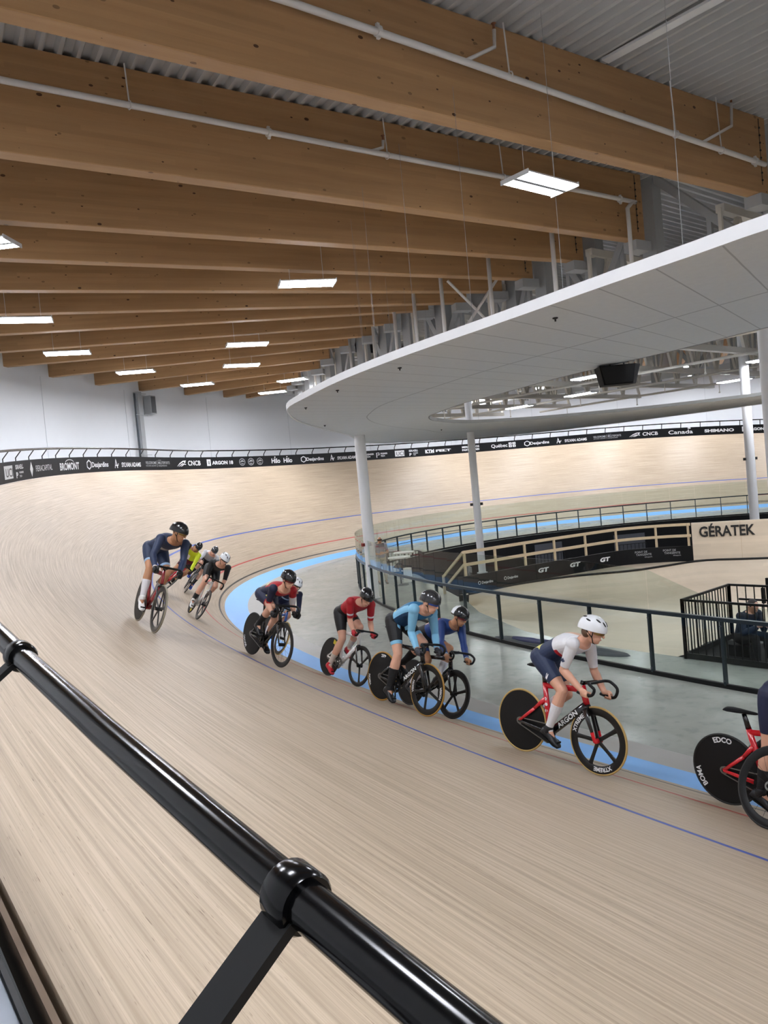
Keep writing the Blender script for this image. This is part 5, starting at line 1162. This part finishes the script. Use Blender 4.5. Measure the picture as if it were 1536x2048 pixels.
def suit(torso,thigh,sleeve_end,sleeve,short_end=.72,collar=True):
    """one-piece suit: selection and colour from body position"""
    def sel(b,t,tt,lat,dv):
        if b=='torso': return tt<1.06
        if b=='neck': return t<.12
        if b[:2]=='ua': return t<sleeve_end
        if b[:2]=='fa': return t<sleeve_end-1
        if b[:2]=='th': return t<short_end
        return False
    def col(b,t,tt,lat,dv):
        if b=='torso' or b=='neck': return torso(tt,lat,dv)
        if b[:2]=='th': return thigh(t,b[2])
        return sleeve(t+(1 if b[:2]=='fa' else 0),b[2])
    return [('skinsuit',sel,col,.0045)]
K={}
K['lead']=suit(lambda tt,la,dv: (F_['numb'] if tt<.14 and dv>.45 and la<.02 else F_['navy']) if tt<.50 else (F_['red'] if tt<.60 and dv<-.35 else (F_['peach'] if tt>.72 and dv>.8 and la>-.04 else F_['white'])),
    lambda t,k: F_['navy'], .86, lambda t,k: F_['white'], .70)
K['blue']=suit(lambda tt,la,dv: F_['black'] if tt<.20 else (F_['numb'] if tt<.26 and dv>.6 else (F_['teal'] if dv>.62 or tt>.86 else (F_['ltblue'] if dv>-.25 else F_['deep']))),
    lambda t,k: F_['black'] if t<.64 else F_['ltblue'], 1.9, lambda t,k: F_['ltblue'], .74)
K['dark']=suit(lambda tt,la,dv: F_['black'] if tt<.3 else (F_['red'] if dv>.35 and .45<tt<.8 else (F_['peach'] if dv>.7 and tt<.45 else F_['royal'])),
    lambda t,k: (F_['red'] if t<.12 else F_['black']) if t<.64 else F_['royal'], 1.93, lambda t,k: F_['royal'] if t<1.88 else F_['skyhem'], .74)
K['red']=suit(lambda tt,la,dv: F_['black'] if tt<.30 else (F_['grey'] if tt<.38 and dv>.5 else F_['red']),
    lambda t,k: F_['black'], .84, lambda t,k: F_['white'] if .60<t<.70 else F_['red'], .72)
K['usa']=suit(lambda tt,la,dv: F_['darknavy'] if tt<.42 else ((F_['numb'] if dv>.55 and tt<.60 else F_['red']) if dv>.25 else (F_['red'] if tt>.85 else F_['darknavy'])),
    lambda t,k: F_['darknavy'] if t<.66 else F_['red'], .86, lambda t,k: (F_['darknavy'] if t<.75 else F_['red']) if k=='R' else (F_['red'] if t<.35 else F_['white']), .70)
K['hid']=suit(lambda tt,la,dv: F_['skyhem'] if .5<tt<.6 else F_['darknavy'], lambda t,k: F_['darknavy'] if t<.62 else F_['skyhem'], 1.9, lambda t,k: F_['darknavy'], .72)
K['navy']=suit(lambda tt,la,dv: (F_['numb'] if tt<.35 and dv>.6 else F_['navy']) if not (.48<tt<.66 and dv<.1) else F_['grey'],
    lambda t,k: F_['navy'] if t<.66 else F_['skyhem'], 1.92, lambda t,k: F_['navy'] if t<1.86 else F_['white'], .74)
K['black']=suit(lambda tt,la,dv: F_['black'], lambda t,k: F_['black'], .95, lambda t,k: F_['black'], .70)
K['white']=suit(lambda tt,la,dv: F_['black'] if tt<.42 else (F_['white'] if dv>-.2 else F_['grey']), lambda t,k: F_['black'], .85, lambda t,k: F_['white'], .72)
K['yel']=suit(lambda tt,la,dv: F_['dkred'] if tt<.35 else (F_['yellow'] if la>.0 or tt>.7 else F_['white']), lambda t,k: F_['black'] if t<.6 else F_['dkred'], 1.93, lambda t,k: F_['yellow'] if k=='L' else F_['black'], .72)
K['right']=suit(lambda tt,la,dv: F_['darknavy'], lambda t,k: F_['darknavy'], .9, lambda t,k: F_['darknavy'], .74)
K['near']=suit(lambda tt,la,dv: F_['black'], lambda t,k: F_['black'], .9, lambda t,k: F_['charcoal'], .74)
SPEC=dict(
 lead=dict(b=dict(frame='red',down='black',fork='black',rtyre='tan',ftyre='tan',front='five',dt_text='ARGON',dots=True,fork_tip='red',rim_text=(('XTREME',-75,.042,M_INK),('XTREME',150,.042,M_INK)),hub=PB['red'],phase=.62,label='red and black track bike with white dots, tan tyres and a five-spoke front wheel'),
   head=(1,.26,-.28),skin=M_SKIN,helmet=(HEL['white'],M_GAP),vents=4,glasses=LENS['amber'],socks=(SOCK['white'],.36),shoes=SHOE['black'],hair=M_HAIR,label='person in navy and white skinsuit and white helmet racing at the front of the bunch'),
 blue=dict(b=dict(frame='black',down='black',fork='black',rtyre='gold',ftyre='gold',front='five',dt_text='ARGON',disc_text=(('ZIPP',90,.04,M_INK),('VISION',200,.036,M_INK)),rim_text=(('VISION',180,.036,M_INK),('VISION',0,.036,M_INK)),phase=.9,label='black track bike with gold tyres and white frame lettering'),
   head=(1,.22,-.25),skin=M_SKIN,helmet=(HEL['charcoal'],M_GAP),vents=2,glasses=LENS['blue'],socks=(SOCK['black'],.42),shoes=SHOE['black'],gloves=GLV['grey'],label='person in light blue long-sleeved jersey and black shorts riding on gold tyres'),
 dark=dict(b=dict(frame='black',down='black',fork='black',rtyre='black',ftyre='black',front='five',phase=.35,label='all black track bike, inside of the light blue rider'),
   head=(1,.15,-.30),skin=M_SKIN2,helmet=(HEL['black'],M_GAP,HEL['white']),vents=1,glasses=LENS['red'],socks=(SOCK['white'],.45),shoes=SHOE['black'],label='person in dark blue long-sleeved jersey with red back, black helmet with a white rear'),
 red=dict(b=dict(frame='white',down='white',fork='black',rtyre='black',ftyre='black',front='three',dt_text='LOOK',disc_text=(('BE',70,.07,M_YELLOW),),phase=.75,label='white track bike with three-spoke front wheel'),
   head=(1,-.05,-.55),skin=M_SKIN,helmet=(HEL['black'],M_GAP),vents=1,glasses=None,socks=(SOCK['bone'],.62),shoes=SHOE['red'],gloves=GLV['red'],label='person in red jersey, black shorts and red shoe covers looking down'),
 usa=dict(b=dict(frame='black',down='black',fork='black',rtyre='black',ftyre='black',front='spoke',disc_text=(('MAVIC',215,.05,M_INK),),label='black track bike with deep-rim front wheel under the rider in red and navy'),
   head=(1,.15,-.30),skin=M_SKIN,helmet=(HEL['black'],M_GAP),vents=4,glasses=LENS['red'],socks=(SOCK['black'],.50),shoes=SHOE['black'],gloves=GLV['black'],label='person in red-shouldered navy suit and black helmet, one white sleeve'),
 hid=dict(b=dict(frame='blue',down='blue',fork='black',rtyre='black',ftyre='tan',front='spoke',label='blue track bike mostly hidden behind the red and navy rider'),
   head=(1,.1,-.3),skin=M_SKIN,helmet=(HEL['white'],M_GAP),vents=4,glasses=LENS['dark'],socks=(SOCK['white'],.5),shoes=SHOE['black'],label='person in dark navy with white helmet, hidden behind the red and navy rider'),
 navy=dict(b=dict(frame='dred',down='dred',fork='black',rtyre='grey',ftyre='grey',front='five',phase=.2,label='dark red and black track bike ridden highest on the banking'),
   head=(1,.85,-.25),skin=M_SKIN2,helmet=(HEL['black'],M_GAP),vents=0,glasses=LENS['amber'],socks=(SOCK['white'],.40),shoes=SHOE['white'],gloves=GLV['black'],label='person in long-sleeved navy suit and glossy black helmet highest on the banking'),
 black=dict(b=dict(frame='white',down='white',fork='white',rtyre='black',ftyre='black',front='five',phase=.5,disc_text=(('M',120,.09,M_YELLOW),('M',-60,.09,M_YELLOW)),label='white-framed track bike with a yellow-marked rear disc'),
   head=(1,.35,-.35),skin=M_SKIN,helmet=(HEL['white'],M_GAP),vents=4,glasses=LENS['dark'],socks=(SOCK['black'],.66),shoes=SHOE['white'],label='person all in black with white helmet and white shoes'),
 white=dict(b=dict(frame='black',down='grey',fork='black',rtyre='black',ftyre='black',front='spoke',label='black and silver track bike of the rider in the white top'),
   head=(1,.1,-.55),skin=M_SKIN,helmet=(HEL['charcoal'],M_GAP),vents=0,glasses=None,socks=(SOCK['black'],.5),shoes=SHOE['blue'],label='person in white top with dark helmet and blue shoes'),
 yel=dict(b=dict(frame='red',down='red',fork='red',rtyre='black',ftyre='black',front='spoke',label='red track bike of the rider in yellow'),
   head=(1,.1,-.5),skin=M_SKIN2,helmet=(HEL['black'],M_GAP,None),vents=2,glasses=None,socks=(SOCK['black'],.5),shoes=SHOE['black'],gloves=GLV['dkred'],label='person with bright yellow sleeve and black helmet, rearmost in the bunch'),
 right=dict(b=dict(frame='red',down='red',fork='black',rtyre='black',ftyre='black',front='spoke',disc_text=(('EDCO',95,.05,M_INK),('BOMA',205,.05,M_INK)),label='red track bike with black lettered disc wheel cut by the right edge'),
   head=(1,0,-.2),skin=M_SKIN,helmet=(HEL['black'],M_GAP),vents=2,glasses=LENS['dark'],socks=(SOCK['black'],.5),shoes=SHOE['black'],label='person in dark navy suit standing on the pedals, cut off by the right edge'),
 near=dict(b=dict(frame='black',down='black',fork='black',rtyre='black',ftyre='black',front='spoke',rear='spoke',label='black track bike with spoked deep-rim wheel, lowest at the right edge'),
   head=(1,0,-.2),skin=M_SKIN,helmet=(HEL['black'],M_GAP),vents=2,glasses=LENS['dark'],socks=(SOCK['black'],.5),shoes=SHOE['black'],label='person in black on the bike nearest to the camera, almost wholly past the right edge'),
)
def emblem(root,p,nrm,up,pts,mt,name,sc):
    n=Vector(nrm).normalized(); u=Vector(up); u=(u-n*u.dot(n)).normalized(); r=u.cross(n); m=MB()
    m.add([Vector(p)+r*x*sc+u*y*sc for x,y in pts],[tuple(range(len(pts)))]); return m.build(name,mt,root)
LEAF=[(0,1),(.18,.62),(.38,.72),(.32,.3),(.62,.55),(.68,.38),(.95,.36),(.82,.12),(.9,.02),(.45,-.3),(.5,-.45),(.06,-.38),(.06,-.75),(-.06,-.75),(-.06,-.38),(-.5,-.45),(-.45,-.3),(-.9,.02),(-.82,.12),(-.95,.36),(-.68,.38),(-.62,.55),(-.32,.3),(-.38,.72),(-.18,.62)]
for nm,rd in RIDERS.items():
    sp_=SPEC[nm]; X=V(*rd[1]);Z=V(*rd[2]);Y=Z.cross(X).normalized(); X=Y.cross(Z).normalized(); Z=Z.normalized(); P=V(*rd[0])
    M=Matrix(((X.x,Y.x,Z.x,P.x),(X.y,Y.y,Z.y,P.y),(X.z,Y.z,Z.z,P.z),(0,0,0,1)))
    S=rd[4]; jp=[V(*v) for v in rd[5]]; j=dict(hip=jp[0],sho=jp[1],hx=jp[2])
    for q,k in enumerate('RL'):
        for i,w in enumerate(('hip','sh','kn','an','el','wr','ha')): j[w+k]=jp[3+7*q+i]
    if nm=='right':
        for k in ['hip','sho','hx']+[w+q for w in ('hip','sh','el') for q in 'RL']: j[k]=j[k]+V(.27,0,.10)   # out of the saddle
    bd=dict(sp_['b']); lb=bd.pop('label'); phi=rd[3]
    bj=dict(j)
    if nm=='right': bj['hip']=j['hip']-V(.27,0,.10)
    bike(M,lb,phi=phi,j=bj,S=S,**bd)
    root=thing('cyclist',sp_['label'],'person',M=M)
    depth=(P-V(*CAM_L)).length; vox=.0060 if depth<12 else (.007 if depth<16 else .0085)
    hd=sp_['head']
    person(root,j,hd,(0.0,0,1),S=S,voxel=vox,kit=K[nm],skin=sp_['skin'],helmet=sp_['helmet'],vents=sp_['vents'],glasses=sp_['glasses'],socks=sp_['socks'],shoes=sp_['shoes'],gloves=sp_.get('gloves'),hair=sp_.get('hair'))
    if nm=='lead':
        for k in ('R','L'):
            a,b=j['sh'+k],j['el'+k]; d=(b-a).normalized(); sg=-1 if k=='R' else 1; out=V(-.1,sg,0); out=(out-d*out.dot(d)).normalized()
            emblem(root,a.lerp(b,.62)+out*.062,out,-d,LEAF,F_['navy'],'sleeve_emblem',.032)
        a,b=j['hipR'],j['knR']; d=(b-a).normalized(); out=V(0,-1,0); out=(out-d*out.dot(d)).normalized()
        emblem(root,a.lerp(b,.58)+out*.086,out,-d,[(-1,-.6),(1,.2),(1,.6),(-.4,.3),(-.2,.5),(1,1),(.4,1.1),(-1,.2)],F_['white'],'leg_print',.028)
# ------------------------------------------------------------------ bystanders
def stand(loc,yaw,pose): 
    return Matrix.Translation(V(*loc))@Matrix.Rotation(yaw,4,'Z')
shirt=[('shirt',lambda b,t,tt,la,dv: (b=='torso' and tt>.02 and tt<1.05) or (b[:2]=='ua' and t<.72),lambda b,t,tt,la,dv: F_['darknavy'] if (b=='torso' and tt>.80) else mat('grey_polo','#8d8f9a',.8),.010),
       ('trousers',lambda b,t,tt,la,dv: (b=='torso' and tt<=.02) or b[:2]=='th' or (b[:2]=='sk' and t<.97),lambda b,t,tt,la,dv: mat('beige_trousers','#b9ae97',.8),.012)]
def upright(h=1.75):
    j=dict(hip=V(0,0,.94),sho=V(0,0,1.44),hx=V(.03,0,1.63),side=V(0,1,0))
    for k,sg in (('R',-1),('L',1)):
        j['hip'+k]=V(0,.09*sg,.92); j['kn'+k]=V(.03,.11*sg,.51); j['an'+k]=V(-.02,.13*sg,.105); j['sh'+k]=V(0,.19*sg,1.41)
    return j
j=upright(); j['elR']=V(-.04,-.27,1.13); j['wrR']=V(.20,-.10,1.09); j['haR']=V(.25,.02,1.12); j['elL']=V(-.02,.28,1.13); j['wrL']=V(.22,.10,1.13); j['haL']=V(.27,-.02,1.15); j['palmR']=(-1,0,0); j['palmL']=(-1,0,0)
for k in 'RL': j['an'+k]=V(-.02,.13*(-1 if k=='R' else 1),.108)
root=thing('man','person with folded arms in grey polo and beige trousers behind the glass fence','person',M=stand((12.35,-12.55,Z0),math.radians(-25),None))
person(root,j,(1,-.1,-.05),(0,0,1),voxel=.009,kit=shirt,skin=M_SKIN2,fists=False,foot_dir=V(1,0,0),hair=M_HAIRGREY,glasses=LENS['dark'],shoes=mat('brown_shoes','#5a4a3a',.6))
# person sitting on the stairs
jacket=[('jacket',lambda b,t,tt,la,dv: (b=='torso' and tt>-.1 and tt<1.08) or b[:2] in('ua','fa') and not(b[:2]=='fa' and t>.95),lambda *a: mat('navy_jacket','#1b2438',.7),.014),
        ('trousers',lambda b,t,tt,la,dv: (b=='torso' and tt<=-.1) or b[:2]=='th' or (b[:2]=='sk' and t<.97),lambda *a: mat('black_trousers','#15161a',.8),.012)]
j=dict(hip=V(0,0,.10),sho=V(.20,0,.54),hx=V(.30,0,.72),side=V(0,1,0))
for k,sg in (('R',-1),('L',1)):
    j['hip'+k]=V(0,.09*sg,.10); j['kn'+k]=V(.42,.13*sg,.16); j['an'+k]=V(.46,.12*sg,-.26); j['sh'+k]=V(.18,.19*sg,.52); j['el'+k]=V(.26,.23*sg,.24); j['wr'+k]=V(.46,.08*sg,.36); j['ha'+k]=V(.52,.03*sg,.40); j['palm'+k]=(0,-sg,0)
root=thing('seated_person','person in a dark navy jacket hunched inside the stair guard at the right edge','person',M=stand((27.6,-16.7,.02),math.radians(-20),None))
t=thing('low_stool','low black stool under the person seated inside the stair guard','stool',(27.6,-16.7,Z0)); m=MB(); m.box((27.6,-16.7,Z0+.1),(.36,.4,.2)); m.build('seat',M_MATTEBLACK,t)
person(root,j,(1,0,-.6),(0,0,1),voxel=.009,kit=jacket,skin=M_SKIN,fists=False,foot_dir=V(1,0,-.05),hair=M_HAIRDARK,shoes=SHOE['black'])
